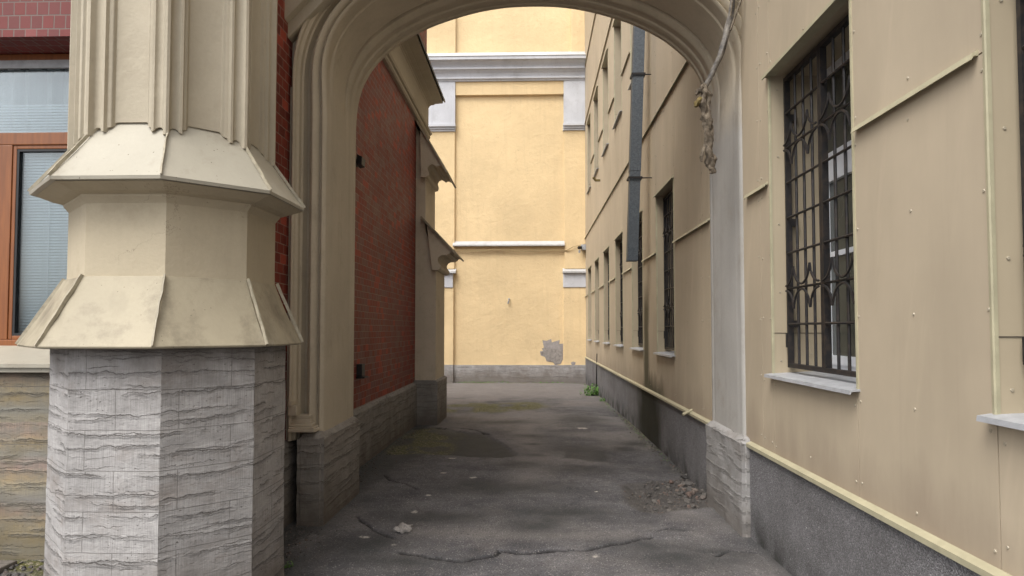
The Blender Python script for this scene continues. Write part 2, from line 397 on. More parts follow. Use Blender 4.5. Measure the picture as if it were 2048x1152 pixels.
def uvbox(me, off):
    uv = me.uv_layers.new(name='UVMap')
    vs = me.vertices; dat = [0.0] * (2 * len(me.loops))
    for p in me.polygons:
        n = p.normal
        if abs(n.z) > .9:
            for li in p.loop_indices:
                c = vs[me.loops[li].vertex_index].co + off
                dat[2 * li] = c.x; dat[2 * li + 1] = c.y
        else:
            L = math.hypot(n.x, n.y); qa = round(math.atan2(n.y, n.x) / (PI / 4)) * PI / 4; tx, ty = -math.sin(qa), math.cos(qa)
            q = round(qa / (PI / 4)) * .37 if abs(abs(math.cos(qa)) - .707) < .1 else 0
            for li in p.loop_indices:
                c = vs[me.loops[li].vertex_index].co + off
                dat[2 * li] = c.x * tx + c.y * ty + q; dat[2 * li + 1] = c.z
    uv.data.foreach_set('uv', dat)
def thing(name, label, cat, loc=(0, 0, 0), group=None):
    o = bpy.data.objects.new(name, None); COL.objects.link(o); o.location = loc
    o.empty_display_size = .2
    o['label'] = label; o['category'] = cat
    if group: o['group'] = group
    return o
def tag(o, label, cat, group=None, loc=None):
    o['label'] = label; o['category'] = cat
    if group: o['group'] = group
    return o
def settle(o):
    """move the origin of a one-mesh thing to its base"""
    vs = [v.co for v in o.data.vertices]
    c = Vector(((min(v.x for v in vs) + max(v.x for v in vs)) / 2, (min(v.y for v in vs) + max(v.y for v in vs)) / 2, min(v.z for v in vs)))
    for v in o.data.vertices: v.co -= c
    o.location = c
    return o

# ------------------------------------------------------------------ GROUND
def _hash(ix, iy, s):
    h = (ix.astype(np.int64) * 374761393 + iy.astype(np.int64) * 668265263 + s * 1442695041) & 0x7fffffff
    h = ((h ^ (h >> 13)) * 1274126177) & 0x7fffffff
    return ((h ^ (h >> 16)) & 0xffff) / 65535.
def vn(x, y, s=0):
    ix = np.floor(x); iy = np.floor(y); fx = x - ix; fy = y - iy
    fx = fx * fx * (3 - 2 * fx); fy = fy * fy * (3 - 2 * fy)
    a = _hash(ix, iy, s); b = _hash(ix + 1, iy, s); c = _hash(ix, iy + 1, s); d = _hash(ix + 1, iy + 1, s)
    return (a * (1 - fx) + b * fx) * (1 - fy) + (c * (1 - fx) + d * fx) * fy
def fbm(x, y, o=5, s=0, g=.5):
    r = 0; a = 1; t_ = 0
    for i in range(o): r = r + a * vn(x * 2 ** i + 13.7 * i, y * 2 ** i + 5.1 * i, s + i); t_ += a; a *= g
    return r / t_
def sst(x, a, b): t_ = np.clip((x - a) / (b - a), 0, 1); return t_ * t_ * (3 - 2 * t_)
def dline(x, y, pts):
    d = np.full(x.shape, 1e9)
    for (ax, ay), (bx, by) in zip(pts[:-1], pts[1:]):
        vx, vy = bx - ax, by - ay; L = vx * vx + vy * vy + 1e-9
        t_ = np.clip(((x - ax) * vx + (y - ay) * vy) / L, 0, 1)
        d = np.minimum(d, np.hypot(x - ax - t_ * vx, y - ay - t_ * vy))
    return d
def dpoly(x, y, pts):
    d = dline(x, y, pts + [pts[0]]); ins = np.zeros(x.shape, bool); n = len(pts)
    for i in range(n):
        (ax, ay), (bx, by) = pts[i], pts[(i + 1) % n]
        if ay == by: continue
        c = ((ay > y) != (by > y)) & (x < (bx - ax) * (y - ay) / (by - ay) + ax)
        ins ^= c
    return np.where(ins, -d, d)
crack1 = [(-.95, 4.98), (-.78, 4.92), (-.63, 4.86), (-.48, 4.81), (-.37, 4.88), (-.26, 4.94), (-.24, 5.05), (-.07, 5.0), (.18, 5.07), (.41, 5.08), (.47, 5.13), (.66, 5.24), (.82, 5.37), (.92, 5.44)]
edgeA = [(-1.6, 7.46), (-1.47, 7.22), (-1.34, 7.14), (-1.21, 6.99), (-1.13, 6.86)]
edgeB = [(-1.57, 11.31), (-1.45, 11.28), (-1.17, 11.24), (-.89, 10.97), (-.64, 10.53)]
moss1 = [(-1.9, 8.66), (-1.95, 11.2), (-1.46, 11.34), (-1.06, 10.69), (-1.05, 9.6), (-1.03, 8.8), (-1.44, 8.75)]
dark1 = [(-1.4, 8.75), (-1.3, 9.87), (-1.2, 10.9), (-.74, 10.7), (-.29, 9.33), (-.17, 8.75), (-.38, 8.59), (-1.0, 8.7)]
moss2 = [(-1.85, 15.6), (-.6, 15.43), (.02, 15.83), (.25, 14.75), (-.19, 13.94), (-.86, 13.49), (-1.9, 13.7)]
rub = [(.89, 7.21), (1.22, 7.38), (1.55, 7.56), (1.75, 7.9), (1.78, 7.0), (1.75, 6.46), (1.36, 6.3), (1.12, 6.15), (.93, 6.26), (.87, 6.44)]
crk2 = [(-1.47, 5.8), (-1.23, 5.42), (-1.04, 5.25)]
crk3 = [(1.0, 5.62), (1.12, 5.72), (1.2, 5.75)]
crk4 = [(1.3, 5.0), (1.42, 5.14), (1.5, 5.15), (1.6, 5.12)]
pale = [(-1.0, 6.66, .05), (-.99, 7.7, .055), (-.98, 8.54, .06), (-.64, 7.49, .05), (-1.03, 5.11, .025), (-1.28, 5.26, .05), (-1.02, 6.03, .04), (.8, 11.3, .12), (.63, 6.9, .03), (.45, 4.95, .03)]
damp = [(1.15, 4.95, .55, .22), (-.9, 4.8, .5, .15), (.1, 5.85, .33, .16), (1.25, 9.4, .22, .3), (.2, 6.1, .7, .28), (-.8, 5.9, .6, .22), (.9, 5.2, .5, .2), (-.3, 7.0, .8, .3), (.6, 9.3, .5, .5), (-.4, 12.0, .5, .25), (.03, 5.74, .36, .3), (-.03, 6.59, .12, .06), (-1.56, 6.36, .1, .12), (.03, 9.68, .18, .15), (.03, 8.83, .16, .12), (-.15, 8.16, .3, .25), (-.02, 10.46, .3, .2), (1.45, 9.87, .4, .35), (1.18, 5.68, .12, .05), (1.3, 5.1, .35, .15), (-1.2, 5.1, .35, .3), (.5, 8.0, .4, .3), (-.6, 7.2, .4, .25), (.9, 12.5, .5, .8)]
xs = np.concatenate([np.linspace(-60, -8, 9), np.linspace(-7, -4.4, 14), np.arange(-4.3, -2.1, .04), np.arange(-2.08, 1.84, .0155), np.linspace(2, 8, 5), [20, 60]])
ys = [-40, -20, -8, -2, 0, 1.5, 2.5, 3.2]; yy = 3.5
while yy < 22.6: ys.append(yy); yy *= 1.0031
ys = np.array(ys + [23, 24, 30, 60])
GX, GY = np.meshgrid(xs, ys)
def base_h(X, Y):
    return -.12 * sst(Y, 9, 22) - .02 * sst(X, .3, 1.7) + .03 * sst(-X, .6, 1.9) * sst(Y, 11, 8) * sst(Y, 4, 5.6)
hz = base_h(GX, GY)
wx = GX + .10 * (fbm(GX * 4, GY * 4, 5, 3) - .5); wy = GY + .16 * (fbm(GX * 4, GY * 4, 5, 9) - .5)
near = sst(GX, -4.6, -4.2) * (1 - sst(GX, 1.9, 2.2)) * sst(GY, 3.3, 3.7)
hz = hz + near * (.035 * (fbm(GX * 1.1, GY * .9, 4, 21) - .5) + .006 * (fbm(GX * 14, GY * 12, 4, 5) - .5))
cw = .0090 * (.4 + 1.2 * vn(GX * 9, GY * 9, 77))
wl = GX + .03 * (fbm(GX * 12, GY * 12, 4, 31) - .5); wl2 = GY + .05 * (fbm(GX * 12, GY * 12, 4, 37) - .5)
crack = np.zeros(GX.shape)
for pl in (crack1, edgeA, crk2, crk3, crk4): crack = np.maximum(crack, 1 - sst(dline(wl, wl2, pl), cw * .6, cw * 2.0))
crack = np.maximum(crack, .9 * (1 - sst(dline(wl, wl2, edgeB), .012, .03)))
# lips: the slab on the near side of crack1 lies lower
lip = sst(dline(wl, wl2, crack1), .5, 0) * (np.interp(wl, [p[0] for p in crack1], [p[1] for p in crack1]) < wl2)
hz = hz + near * .010 * lip
dA = dpoly(wx, wy, moss1); dD = dpoly(wx, wy, dark1); dM = dpoly(wx, wy, moss2); dR = dpoly(wx, wy, rub)
hz = hz - .022 * sst(-np.minimum(dA, dD), -.01, .03) - .045 * sst(-dR, -.01, .16)
hz = hz + .03 * sst(-dR, 0, .1) * (fbm(GX * 9, GY * 9, 4, 61) - .3)
hz = hz - .02 * crack
moss = sst(-dA, -.08, .12) * (.12 + .68 * sst(fbm(GX * 5, GY * 3, 5, 41), .38, .58))
moss = np.maximum(moss, sst(-dM, -.3, .25) * sst(fbm(GX * 3, GY * 2, 5, 43), .36, .58) * .95)
ringm = np.exp(-(((GX + .1) / .28) ** 2 + ((GY - 14.9) / .7) ** 2 - .8) ** 2 * 3)
moss = np.maximum(moss, ringm * .95)
moss = np.maximum(moss, (1 - sst(GY, 16, 19)) * 0)
wallf = np.exp(-np.clip(1.72 - GX, 0, 9) / .07) * sst(GY, 7.5, 9) * sst(fbm(GX * 6, GY * 2, 4, 47), .45, .6)
moss = np.maximum(moss, np.clip(wallf, 0, 1) * .9)
moss = np.maximum(moss, sst(GY, 21.6, 22.2) * .7 * (GX < 2) * sst(fbm(GX * 3, GY * 3, 4, 49), .35, .55))
lf = sst(-GX, 2.5, 2.9) * sst(GY, 4.1, 4.6) * (GY < 6)
moss = np.maximum(moss, lf * sst(fbm(GX * 5, GY * 5, 4, 50), .35, .6))
dark = sst(-dD, -.05, .10) * 1.25 * (.7 + .3 * fbm(GX * 8, GY * 8, 3, 2))
dark = np.maximum(dark, .78 * sst(-dA, -.06, .14))
dark = np.maximum(dark, .6 * sst(-dR, -.05, .08))
for pg in ([(-1.97, 6.75), (-1.62, 6.85), (-1.54, 7.4), (-1.58, 8.1), (-1.3, 8.75), (-1.97, 9)], [(-1.97, 4.7), (-1.75, 4.8), (-1.72, 5.5), (-1.97, 5.6)], [(.35, 8.6), (.9, 8.5), (1.0, 9.3), (.5, 9.5)]):
    dp_ = dpoly(wx, wy, pg); dark = np.maximum(dark, .95 * sst(-dp_, -.05, .06) * (.6 + .5 * fbm(GX * 7, GY * 7, 3, 12)))
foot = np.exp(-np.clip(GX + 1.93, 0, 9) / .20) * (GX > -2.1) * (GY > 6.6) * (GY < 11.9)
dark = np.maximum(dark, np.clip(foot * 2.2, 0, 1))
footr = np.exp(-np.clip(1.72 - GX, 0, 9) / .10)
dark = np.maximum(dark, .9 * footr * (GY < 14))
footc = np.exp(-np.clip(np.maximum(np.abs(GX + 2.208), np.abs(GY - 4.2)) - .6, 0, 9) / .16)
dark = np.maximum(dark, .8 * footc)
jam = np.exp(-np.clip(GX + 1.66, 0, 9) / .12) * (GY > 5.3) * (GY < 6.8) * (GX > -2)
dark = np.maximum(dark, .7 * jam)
for (a, b, rx, ry) in damp:
    q = ((wx - a) / rx) ** 2 + ((wy - b) / ry) ** 2
    dark = np.maximum(dark, .85 * np.exp(-q * 1.2) * (.5 + fbm(GX * 6, GY * 6, 4, 8)))
pl_ = np.zeros(GX.shape)
for (a, b, r) in pale:
    q = np.hypot(wl - a, (wl2 - b)) / (r * .75) + 1.3 * (fbm(GX * 25, GY * 25, 3, 91) - .5)
    pl_ = np.maximum(pl_, 1 - sst(q, .6, 1.0))
sand_light = sst(fbm(GX * .9, GY * .7, 5, 71), .40, .68) * .7
sand_light = np.maximum(sand_light, .9 * np.exp(-(((GY - 12.8) / .6) ** 2 + ((GX + .4) / 1.3) ** 2)))
sand_light = np.maximum(sand_light, .7 * sst(GY, 15.5, 18))  # far ground painted lighter for the brighter daylight at that end
sand_light = np.maximum(sand_light, .95 * np.exp(-(((GX + .05 + .1 * np.sin(GY * 1.3)) / .28) ** 2)) * sst(GY, 6.6, 7.6) * (1 - sst(GY, 12, 14)) * (.5 + .6 * fbm(GX * 3, GY * 2, 4, 88)))
sand_light = np.maximum(sand_light, .6 * np.exp(-(((GY - 5.45) / .16) ** 2)) * (GX > -1) * (GX < .8))
rubm = sst(-dR, -.05, .05)
nx_, ny_ = len(xs), len(ys)
verts = np.stack([GX, GY, hz], -1).reshape(-1, 3)
idx = np.arange(nx_ * ny_).reshape(ny_, nx_)
quads = np.stack([idx[:-1, :-1], idx[:-1, 1:], idx[1:, 1:], idx[1:, :-1]], -1).reshape(-1, 4)
me = bpy.data.meshes.new('ground')
me.vertices.add(len(verts)); me.vertices.foreach_set('co', verts.ravel())
me.loops.add(quads.size); me.loops.foreach_set('vertex_index', quads.ravel().astype(np.int32))
me.polygons.add(len(quads)); me.polygons.foreach_set('loop_start', np.arange(0, quads.size, 4, dtype=np.int32))
me.update(calc_edges=True); me.validate()
def cattr(nm, chans):
    a = me.attributes.new(nm, 'FLOAT_COLOR', 'POINT')
    a.data.foreach_set('color', np.stack([c.ravel() for c in chans], -1).astype(np.float32).ravel())
dark = np.clip(dark, 0, 1)
cattr('wear', [moss, dark, pl_, crack]); cattr('grit_light', [sand_light, rubm, rubm, rubm])
me.shade_smooth()
ground = bpy.data.objects.new('ground', me); COL.objects.link(ground); ground['kind'] = 'structure'
def gz(x, y):
    i = min(max(int(np.searchsorted(xs, x)), 1), nx_ - 1); j = min(max(int(np.searchsorted(ys, y)), 1), ny_ - 1)
    return float(hz[j, i])
t = NT('worn asphalt')
A = t.nd('Attribute', attribute_name='wear'); B = t.nd('Attribute', attribute_name='grit_light')
m_, d_, p_ = t.sep(A.outputs['Color']); ck = A.outputs['Alpha']
s_, r_, _ = t.sep(B.outputs['Color'])
vcol = t.sep(t.vor(t.pos, 62, 'Color')); vd = t.vor(t.pos, 62)
vcol2 = t.sep(t.vor(t.pos, 190, 'Color'))
c = t.mix(t.mr(t.noise(t.pos, 1.6, 7, .65), .38, .62), (.058, .058, .064), (.140, .135, .140))
c = t.mix(t.math('MULTIPLY', t.mr(t.noise(t.map(t.pos, (1, .6, 1), (5, 5, 5)), 3.1, 8, .72), .50, .66), .55), c, (.048, .045, .047))
c = t.mix(t.math('MULTIPLY', t.mr(t.noise(t.map(t.pos, (1, .7, 1), (8, 1, 5)), 2.3, 8, .70), .52, .68), .55), c, (.175, .158, .150))
c = t.mix(t.math('MULTIPLY', t.mr(vcol[0], 0, 1), .5), c, (.06, .055, .056))
c = t.mix(t.math('MULTIPLY', s_, .8), c, (.20, .18, .17))
stn = t.math('MULTIPLY', t.math('GREATER_THAN', vcol[1], .93), t.math('LESS_THAN', vd, .33))
c = t.mix(t.math('MULTIPLY', stn, .75), c, (.34, .32, .30))
stn2 = t.math('GREATER_THAN', vcol2[1], .955)
c = t.mix(t.math('MULTIPLY', stn2, .65), c, (.34, .32, .31))
dk = t.math('MULTIPLY', t.math('GREATER_THAN', vcol[2], .90), t.math('LESS_THAN', vd, .4))
c = t.mix(t.math('MULTIPLY', dk, .7), c, (.03, .028, .028))
c = t.mix(t.math('MULTIPLY', t.mr(t.noise(t.pos, 6, 6, .7), .52, .7), .4), c, (.05, .046, .046))
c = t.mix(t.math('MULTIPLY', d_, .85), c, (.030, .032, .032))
c = t.mix(t.math('MULTIPLY', m_, t.mr(t.noise(t.pos, 22, 6, .7), .25, .5)), c, t.mix(t.noise(t.pos, 30, 4), (.026, .031, .009), (.125, .115, .030)))
gr = t.math('MULTIPLY', m_, t.math('GREATER_THAN', vcol[2], .86))
c = t.mix(t.math('MULTIPLY', gr, .7), c, (.30, .26, .2))
c = t.mix(t.math('MULTIPLY', r_, .8), c, t.mix(t.noise(t.pos, 18, 6, .7), (.04, .037, .034), (.115, .103, .095)))
c = t.mix(t.math('MULTIPLY', p_, t.mr(t.noise(t.pos, 60, 3), .35, .5)), c, (.40, .37, .33))
c = t.mix(t.math('MULTIPLY', ck, .95), c, (.012, .011, .011))
h = t.math('ADD', t.math('MULTIPLY', vd, -.8), t.math('MULTIPLY', t.noise(t.pos, 30, 6, .7), 1.2))
h = t.math('ADD', h, t.math('MULTIPLY', t.noise(t.pos, 4, 5), 1.5))
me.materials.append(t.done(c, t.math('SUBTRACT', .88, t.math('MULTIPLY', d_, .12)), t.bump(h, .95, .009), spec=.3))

# ------------------------------------------------------------------ LEFT BRICK BUILDING
XW = -2.0; YF = 4.80; YE = 12.85; HT = 7.7  # HT: unseen top kept low to let sky light into the alley
WY = 5.08; wx0, wx1, wz0, wz1 = -5.3, -3.05, 1.47, 3.70
brk = thing('brick_building', 'red glazed brick building with stone plinth and cream cornice on the left of the alley', 'building', (-4.0, 9, 0))
b = MB()   # facade: brick around window
b.quad((-12, YF, 1.30), (wx0, YF, 1.30), (wx0, YF, HT), (-12, YF, HT))
b.quad((wx1, YF, 1.30), (XW, YF, 1.30), (XW, YF, HT), (wx1, YF, HT))
b.quad((wx0, YF, wz1 + .28), (wx1, YF, wz1 + .28), (wx1, YF, HT), (wx0, YF, HT))
b.quad((wx0, YF, 1.30), (wx1, YF, 1.30), (wx1, YF, wz0 - .1), (wx0, YF, wz0 - .1))
b.build('facade_wall', M['brickf'], brk, recalc=False)
b = MB(); b.box(wx0 - .12, wx1 + .12, YF - .012, YF + .3, wz1 + .006, wz1 + .28)
b.quad((wx0, YF, wz0 - .1), (wx0, WY + .1, wz0 - .1), (wx0, WY + .1, wz1), (wx0, YF, wz1))
b.quad((wx1, YF, wz0 - .1), (wx1, WY + .1, wz0 - .1), (wx1, WY + .1, wz1), (wx1, YF, wz1))
b.build('lintel', M['soldier'], brk)
b = MB()
b.quad((XW, YF, -.3), (XW, YE, -.3), (XW, YE, 5.20), (XW, YF, 5.20))
b.quad((XW, YF, 5.20), (XW, YE, 5.20), (XW, YE, HT), (XW, YF, HT))
b.quad((XW, YE, -.3), (-12, YE, -.3), (-12, YE, HT), (XW, YE, HT))
b.quad((-12, YF, HT), (XW, YF, HT), (XW, YE, HT), (-12, YE, HT))
b.quad((-12, YF, -.3), (-12, YE, -.3), (-12, YE, HT), (-12, YF, HT))
b.build('alley_wall', M['brick'], brk, recalc=False)
# plinths
b = MB(); b.prism([(-1.6, -.3), (-1.95, -.3), (-1.95, .655), (-1.985, .70), (-2.12, .72), (-2.12, -.3)][1:], 'y', 4.83, YE)
b.build('stone_plinth', M['stoned'], brk, bevel=.012)
b = MB(); b.prism([(4.72, -.3), (4.72, 1.26), (4.76, 1.30), (5.05, 1.30), (5.05, -.3)], 'x', -12, -2.3)
b.build('stone_plinth', M['stoneb'], brk, bevel=.01)
# window
win = MB(); fr_ = .085
def frame(m, x0, x1, z0, z1, y0, y1, wd):
    m.box(x0, x0 + wd, y0, y1, z0, z1); m.box(x1 - wd, x1, y0, y1, z0, z1)
    m.box(x0 + wd, x1 - wd, y0, y1, z0, z0 + wd); m.box(x0 + wd, x1 - wd, y0, y1, z1 - wd, z1)
frame(win, wx0, wx1, wz0, wz1, WY, WY + .08, .05)
win.box(wx0 + .05, wx1 - .05, WY + .002, WY + .078, 3.0, 3.095)
win.box(-4.14, -3.955, WY + .004, WY + .076, wz0 + .05, 3.0)
for (a_, c_) in ((wx0 + .05, -4.14), (-3.955, wx1 - .05)):
    frame(win, a_, c_, wz0 + .05, 3.0, WY + .012, WY + .07, .03)
wo_ = win.build('window', M['wood'], brk, bevel=.006)
g = MB(); frame(g, -3.925, wx1 - .08, wz0 + .08, 2.97, WY + .016, WY + .06, .018)
g.box(wx0 + .05, wx1 - .05, WY + .02, WY + .06, wz1 - .075, wz1 - .05)
g.build('gasket', M['black'], wo_)
g = MB(); g.box(wx0 + .05, wx1 - .05, WY - .004, WY + .02, wz1 - .11, wz1 - .05); g.build('top_rail', M['sill'], wo_)
for (a_, c_, z0_, z1_) in ((-3.91, wx1 - .07, wz0 + .09, 2.96), (wx0 + .07, -4.15, wz0 + .09, 2.96), (wx0 + .05, wx1 - .05, 3.095, wz1 - .11)):
    g = MB(); g.box(a_, c_, WY + .035, WY + .043, z0_, z1_); g.build('pane', M['glass'], wo_)
bl = MB(); z_ = 1.56
while z_ < 2.97:
    bl.add([(wx0 + .1, WY + .100, z_), (wx1 - .1, WY + .100, z_ + .002), (wx1 - .1, WY + .112, z_ + .021), (wx0 + .1, WY + .112, z_ + .019)], [(0, 1, 2, 3)]); z_ += .0225
for xx in (-3.72, -3.35, -4.6): bl.box(xx, xx + .004, WY + .094, WY + .098, 1.56, 2.97)
bl.build('blind', M['blind'], wo_, recalc=False)
bl = MB(); z_ = 3.1
while z_ < 3.34:
    bl.add([(wx0 + .1, WY + .100, z_), (wx1 - .1, WY + .100, z_ + .002), (wx1 - .1, WY + .112, z_ + .021), (wx0 + .1, WY + .112, z_ + .019)], [(0, 1, 2, 3)]); z_ += .0225
bl.build('blind', M['blind'], wo_, recalc=False)
cu = MB(); vs = []
for i in range(90):
    x_ = wx0 + .1 + i * (wx1 - wx0 - .2) / 89; y_ = WY + .2 + .03 * math.sin(i * .9) + .015 * math.sin(i * 2.3)
    vs += [(x_, y_, 1.5), (x_, y_, 3.66)]
cu.add(vs, [(2 * i, 2 * i + 2, 2 * i + 3, 2 * i + 1) for i in range(89)]); cu.build('curtain', M['curtain'], wo_, recalc=False, smooth=60)
g = MB(); g.quad((wx0 - .2, 5.7, 1.2), (wx1 + .2, 5.7, 1.2), (wx1 + .2, 5.7, 3.9), (wx0 - .2, 5.7, 3.9)); g.build('room_back', M['dim'], wo_, recalc=False)
g = MB(); g.prism([(4.64, 1.335), (4.64, 1.36), (5.08, 1.475), (5.08, 1.44), (4.66, 1.335)], 'x', wx0 - .1, -2.6)
g.box(wx0 - .1, -2.6, 4.66, 4.80, 1.302, 1.333); g.build('sill', M['sheet'], wo_)

# cornice along the alley
b = MB()
cp = [(XW - .05, 5.19), (-1.955, 5.19), (-1.935, 5.21), (-1.93, 5.235), (-1.955, 5.25), (-1.955, 5.262), (-1.915, 5.27), (-1.90, 5.30), (-1.915, 5.325), (-1.97, 5.345),
      (-1.97, 5.80), (-1.955, 5.81), (-1.955, 5.83), (-1.93, 5.835), (-1.93, 5.848), (-1.86, 5.855), (-1.86, 5.87), (-1.70, 5.885), (-1.695, 5.93),
      (-1.72, 5.945), (XW - .05, 6.1)]
b.prism(cp, 'y', 6.61, YE + .06); b.build('cornice', M['cream'], brk)
b = MB(); b.prism([(-1.66, 5.90), (-1.655, 5.94), (XW, 6.13), (XW, 6.10), (-1.69, 5.935)], 'y', 6.62, YE + .10); b.build('gutter_edge', M['black'], brk)

# buttress at the far corner
def ogee(x0, zt, xo, n=8):
    """moulded nose under a weathering: from wall face x0 out to xo, top height zt"""
    pts = [(x0, zt - .46), (x0 + .05, zt - .455), (x0 + .08, zt - .43), (x0 + .09, zt - .40), (x0 + .065, zt - .365)]
    for k in range(n + 1):
        a = PI * (1.05 + .75 * k / n); pts.append((x0 + .065 + .105 + .105 * math.cos(a) * 1., zt - .30 - .105 * math.sin(a)))
    return pts
b = MB()
but = thing  # (placeholder name not used further)
bt = MB(); bt.prism([(XW, -.2), (-1.645, -.2), (-1.645, 2.95), (-1.80, 3.2), (-1.83, 3.3), (-1.83, 4.45), (-1.87, 4.75), (XW, 5.1)], 'y', 11.7, YE)
bo = bt.build('buttress', M['arch'], brk, bevel=.008)
nose = [(-1.7, 2.60), (-1.645, 2.60), (-1.60, 2.60), (-1.565, 2.625), (-1.555, 2.66), (-1.575, 2.70), (-1.60, 2.73), (-1.605, 2.78), (-1.585, 2.825), (-1.54, 2.85), (-1.49, 2.855), (-1.455, 2.845), (-1.44, 2.87), (-1.40, 2.88), (-1.40, 2.905), (-1.345, 2.91), (-1.34, 2.94), (-1.80, 3.42)]
b = MB(); b.prism(nose, 'y', 11.62, YE + .05); b.build('moulding', M['arch'], bo)
b = MB(); b.prism([(-1.90, 3.50), (-1.885, 3.52), (-1.285, 2.885), (-1.30, 2.865), (-1.315, 2.87), (-1.90, 3.49)], 'y', 11.58, YE + .09); b.build('weathering', M['sheetlow'], bo)
nose = [(-1.9, 4.19), (-1.83, 4.19), (-1.79, 4.20), (-1.765, 4.23), (-1.77, 4.28), (-1.785, 4.33), (-1.765, 4.385), (-1.71, 4.41), (-1.66, 4.385), (-1.63, 4.36), (-1.60, 4.385), (-1.565, 4.38), (-1.54, 4.36), (-1.51, 4.40), (-1.92, 5.0)]
b = MB(); b.prism(nose, 'y', 11.62, YE + .05); b.build('moulding', M['arch'], bo)
b = MB(); b.prism([(-2.0, 5.20), (-1.985, 5.21), (-1.435, 4.275), (-1.455, 4.26), (-1.47, 4.265), (-2.0, 5.17)], 'y', 11.58, YE + .09); b.build('weathering', M['sheetlow'], bo)
b = MB(); b.prism([(XW, -.3), (-1.60, -.3), (-1.60, .70), (-1.63, .735), (XW, .735)], 'y', 11.62, YE + .05); b.build('base', M['stoned'], bo, bevel=.012)

# ---- octagonal turret
CX, CY = -2.208, 4.20
tur = thing('corner_turret', 'octagonal turret of fluted cream plaster with two skirt roofs over a grey stone base', 'turret', (CX, CY, 0))
def octv(a, z, ph=0):
    r = a / math.cos(PI / 8)
    return [(CX + r * math.cos(PI / 8 + k * PI / 4), CY + r * math.sin(PI / 8 + k * PI / 4), z) for k in range(8)]
# stone base: subdivided so that its faces and arrises are not perfect
def octring(a, z, n):
    c = octv(a, z); out = []
    for k in range(8):
        p, q = Vector(c[k]), Vector(c[(k + 1) % 8])
        for j in range(n): out.append(tuple(p.lerp(q, j / n)))
    return out
b = MB(); rings = []
nz = 150; npf = 30
for j in range(nz):
    z_ = -.25 + 1.76 * j / (nz - 1)
    ring = []
    for p in octring(.604 + max(0, .25 - z_) * .03, z_, npf):
        v_ = Vector(p); ang = Vector((v_.x - CX, v_.y - CY, 0)).normalized()
        n1 = mnoise.fractal(Vector((v_.x * 2.2 + 3, v_.y * 2.2, v_.z * 9)), 1.0, 2.0, 5)
        ridge = max(0., 1 - abs(n1) / .05)
        dpt = .0045 * mnoise.fractal(Vector((v_.x * 6, v_.y * 6, v_.z * 6)), 1., 2., 4)
        ring.append(tuple(v_ + ang * dpt))
    rings.append(ring)
b.rings(rings); b.build('stone_base', M['stone'], tur, smooth=24)
b = MB(); b.rings([octv(.545, 1.5), octv(.535, 1.95), octv(.535, 2.285), octv(.545, 2.30), octv(.56, 2.318), octv(.562, 2.33), octv(.61, 2.342), octv(.692, 2.374)])
b.build('drum', M['creamd'], tur)
def skirt(a0, z0, a1, z1, mat, nm, dent=0, lip=.02, shx=0.):
    m = MB(); NN = 14; ox = Vector((shx, 0, 0))
    def rg(a, z):
        out = []
        for p in octring(a, z, NN):
            v_ = Vector(p)
            f = mnoise.noise(Vector((v_.x * 3.5, v_.y * 3.5, z * 3.5))) * .006
            ang = Vector((v_.x - CX, v_.y - CY, 0)).normalized()
            if dent:
                dd = (Vector((v_.x, v_.y)) - Vector((-1.49, 3.97))).length
                if z < z0 + .12 and dd < .16: f -= .03 * (1 - dd / .16) * (.5 + .5 * math.sin(dd * 70))
            out.append(tuple(v_ + ang * f + ox * max(0, (a - .5) / .2)))
        return out
    rs = [rg(a0 - .035, z0 - lip - .004), rg(a0 - .006, z0 - lip), rg(a0, z0 - lip + .002), rg(a0 + .003, z0)]
    for k in range(1, 9):
        q = k / 8; rs.append(rg(a0 + (a1 - a0) * q + .012 * math.sin(q * PI) * -.6, z0 + (z1 - z0) * q))
    rs.append(rg(a1 - .06, z1 + .012))
    m.rings(rs); o = m.build(nm, mat, tur, smooth=28)
    c0 = octv(a0 + .006, z0 + .0); c1 = octv(a1 + .004, z1 + .006)
    for k in range(8):
        p = Vector(c0[k]) + ox; q = Vector(c1[k]); ang = Vector((p.x - CX, p.y - CY, 0)).normalized(); sd_ = Vector((-ang.y, ang.x, 0))
        sm = MB(); rs2 = []
        for j in range(13):
            c_ = p.lerp(q, j / 12); j_ = mnoise.noise(c_ * 14) * .004
            wd = .0035 + .002 * (j % 4 == 1); ht = .010 + .003 * mnoise.noise(c_ * 20)
            up = (ang * .75 + Vector((0, 0, .66))) * ht
            s2 = sd_ * j_
            rs2.append([tuple(c_ - sd_ * wd + s2 - ang * .01), tuple(c_ - sd_ * wd + up + s2 * 1.6), tuple(c_ + sd_ * wd + up + s2 * 1.6), tuple(c_ + sd_ * wd + s2 - ang * .01)])
        sm.rings(rs2, True, True)
        sm.build('seam', M['trim2'], o)
    return o
M['trim2'] = simple('painted seam', (.42, .375, .28), .5, 0, .35, .001, 30)
skirt(.726, 1.510, .545, 1.885, M['sheetlow'], 'skirt_roof', dent=1, lip=.010, shx=-.034)
skirt(.708, 2.398, .44, 2.779, M['sheet'], 'skirt_roof', shx=-.012)
